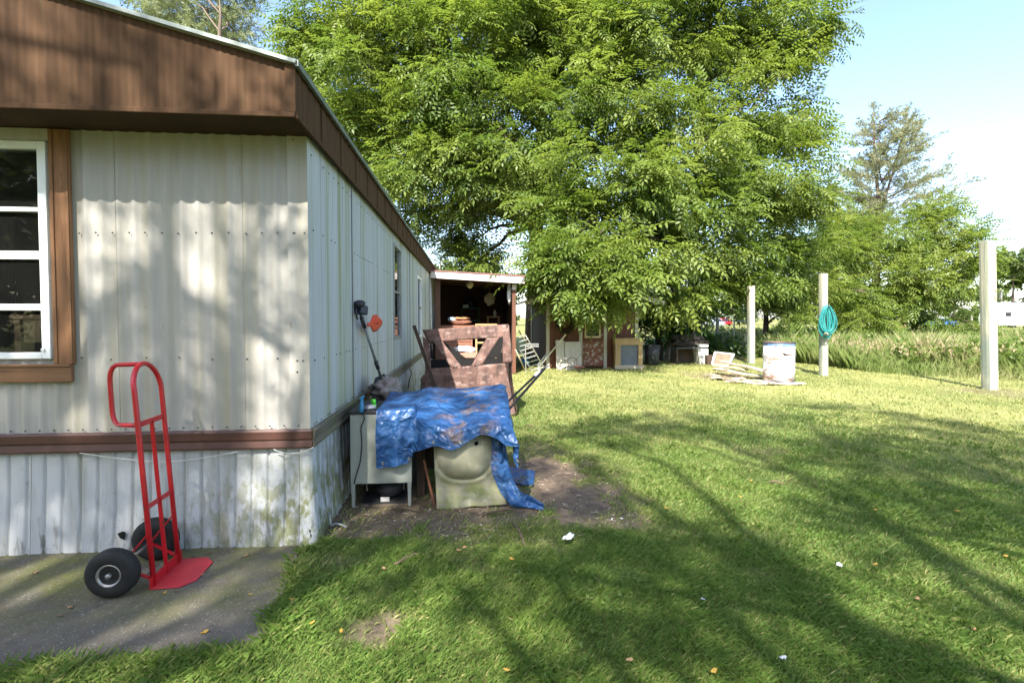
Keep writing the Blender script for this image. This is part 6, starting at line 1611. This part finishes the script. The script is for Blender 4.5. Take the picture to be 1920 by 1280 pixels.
# ================================================================== lawn
def lawn(n, r0, r1, hmin, hmax, wid_, five):
    a = rng.uniform(R(-45), R(54), n); r = np.sqrt(rng.uniform(r0 * r0, r1 * r1, n))
    x = r * np.sin(a); y = r * np.cos(a)
    jx, jy = x + rng.normal(0, .02, n), y + rng.normal(0, .02, n)
    ok = ~inside(slab, jx, jy)
    ok &= ~((x < X0 + .04) & (y > YF - .06))
    ok &= ~((x > xa0) & (x < .30) & (y > YA - .02) & (y < YA + .75))
    ok &= ~((x < XS1) & (y > YS))
    ok &= ~((x > cx0) & (x < cx1) & (y > YC - .05) & (y < YC + cdp + .1))
    ok &= (x > -6)
    d = dirt_f(x, y); ok &= rng.random(n) > d * 1.02
    ok &= rng.random(n) > .25 * vnoise(x, y, 3.1, 2.2)
    x, y = x[ok], y[ok]; n = len(x)
    clump = vnoise(x, y, 5.3, 6.0)
    # distance to the slab edge: longer, unmown tufts along it
    sx_ = np.array([p.x for p in slab[1:]]); sy_ = np.array([p.y for p in slab[1:]])
    dmin = np.full(n, 9.0)
    for i in range(len(sx_) - 1):
        ax_, ay_, bx_, by_ = sx_[i], sy_[i], sx_[i + 1], sy_[i + 1]; L2 = (bx_ - ax_) ** 2 + (by_ - ay_) ** 2
        t = np.clip(((x - ax_) * (bx_ - ax_) + (y - ay_) * (by_ - ay_)) / L2, 0, 1); dmin = np.minimum(dmin, np.hypot(x - ax_ - t * (bx_ - ax_), y - ay_ - t * (by_ - ay_)))
    tuft = np.exp(-(dmin / .16) ** 2)
    h = (hmin + (hmax - hmin) * rng.random(n)) * (.55 + .8 * clump) * (1 + .55 * tuft)
    ang = rng.uniform(0, 6.283, n) ; bd = h * rng.uniform(.3, 1.3, n); w = wid_ * rng.uniform(.6, 1.3, n)
    z = hgt(x, y)
    dx, dy = np.cos(ang), np.sin(ang); sx, sy = -dy, dx
    root = np.stack([x, y, z - .003], 1)
    f = lambda fx, fz, s: root + np.stack([dx * bd * fx + sx * w * s, dy * bd * fx + sy * w * s, h * fz], 1)
    dry = np.clip(dry_f(x, y) + rng.normal(0, .16, n) + (rng.random(n) < .05) * .6 + .5 * dirt_f(x, y), 0, 1)
    q = np.stack([f(0, 0, -1), f(0, 0, 1), f(.35, .65, .75), f(1, 1, 0)], 1)
    return q.reshape(-1, 3), np.repeat(dry, 4)
parts = [lawn(190000, 1.7, 3.6, .016, .042, .0014, True), lawn(190000, 3.6, 6.2, .016, .042, .0023, True), lawn(110000, 6.2, 10, .02, .045, .0045, False), lawn(60000, 10, 19, .025, .05, .009, False)]
lo = quad_object('lawn_grass', np.concatenate([p[0] for p in parts]), 'grass', None, attrs={'dry': np.concatenate([p[1] for p in parts])})
lo['label'] = 'short mown lawn grass with dry patches'; lo['category'] = 'grass'

n = 9000
a_ = rng.uniform(R(-35), R(52), n); r_ = np.sqrt(rng.uniform(1.8 ** 2, 9.5 ** 2, n)); x_ = r_ * np.sin(a_); y_ = r_ * np.cos(a_)
ok = ~inside(slab, x_, y_) & ~((x_ < X0 + .1) & (y_ > YF - .1)) & (vnoise(x_, y_, 2.1, 8.0) > .6) & (dirt_f(x_, y_) < .5) & ~((x_ > xa0) & (x_ < .4) & (y_ > YA - .1) & (y_ < YA + .75))
x_, y_ = x_[ok], y_[ok]; n = len(x_)
LWT = blade_cluster(8, .05, .014, 1.0, 33)
pos = np.stack([x_, y_, hgt(x_, y_) + .012], 1); dr_a = rng.normal(size=(n, 3)); dr_a[:, 2] = np.abs(dr_a[:, 2]) * .5 + .2
lw = quad_object('lawn_weeds', place(LWT, pos, dr_a, rng.normal(size=(n, 3)), .6 + .7 * rng.random(n)), 'leaf_sap', None)
lw['label'] = 'small broad-leaved weeds and clover growing in the lawn'; lw['category'] = 'weeds'
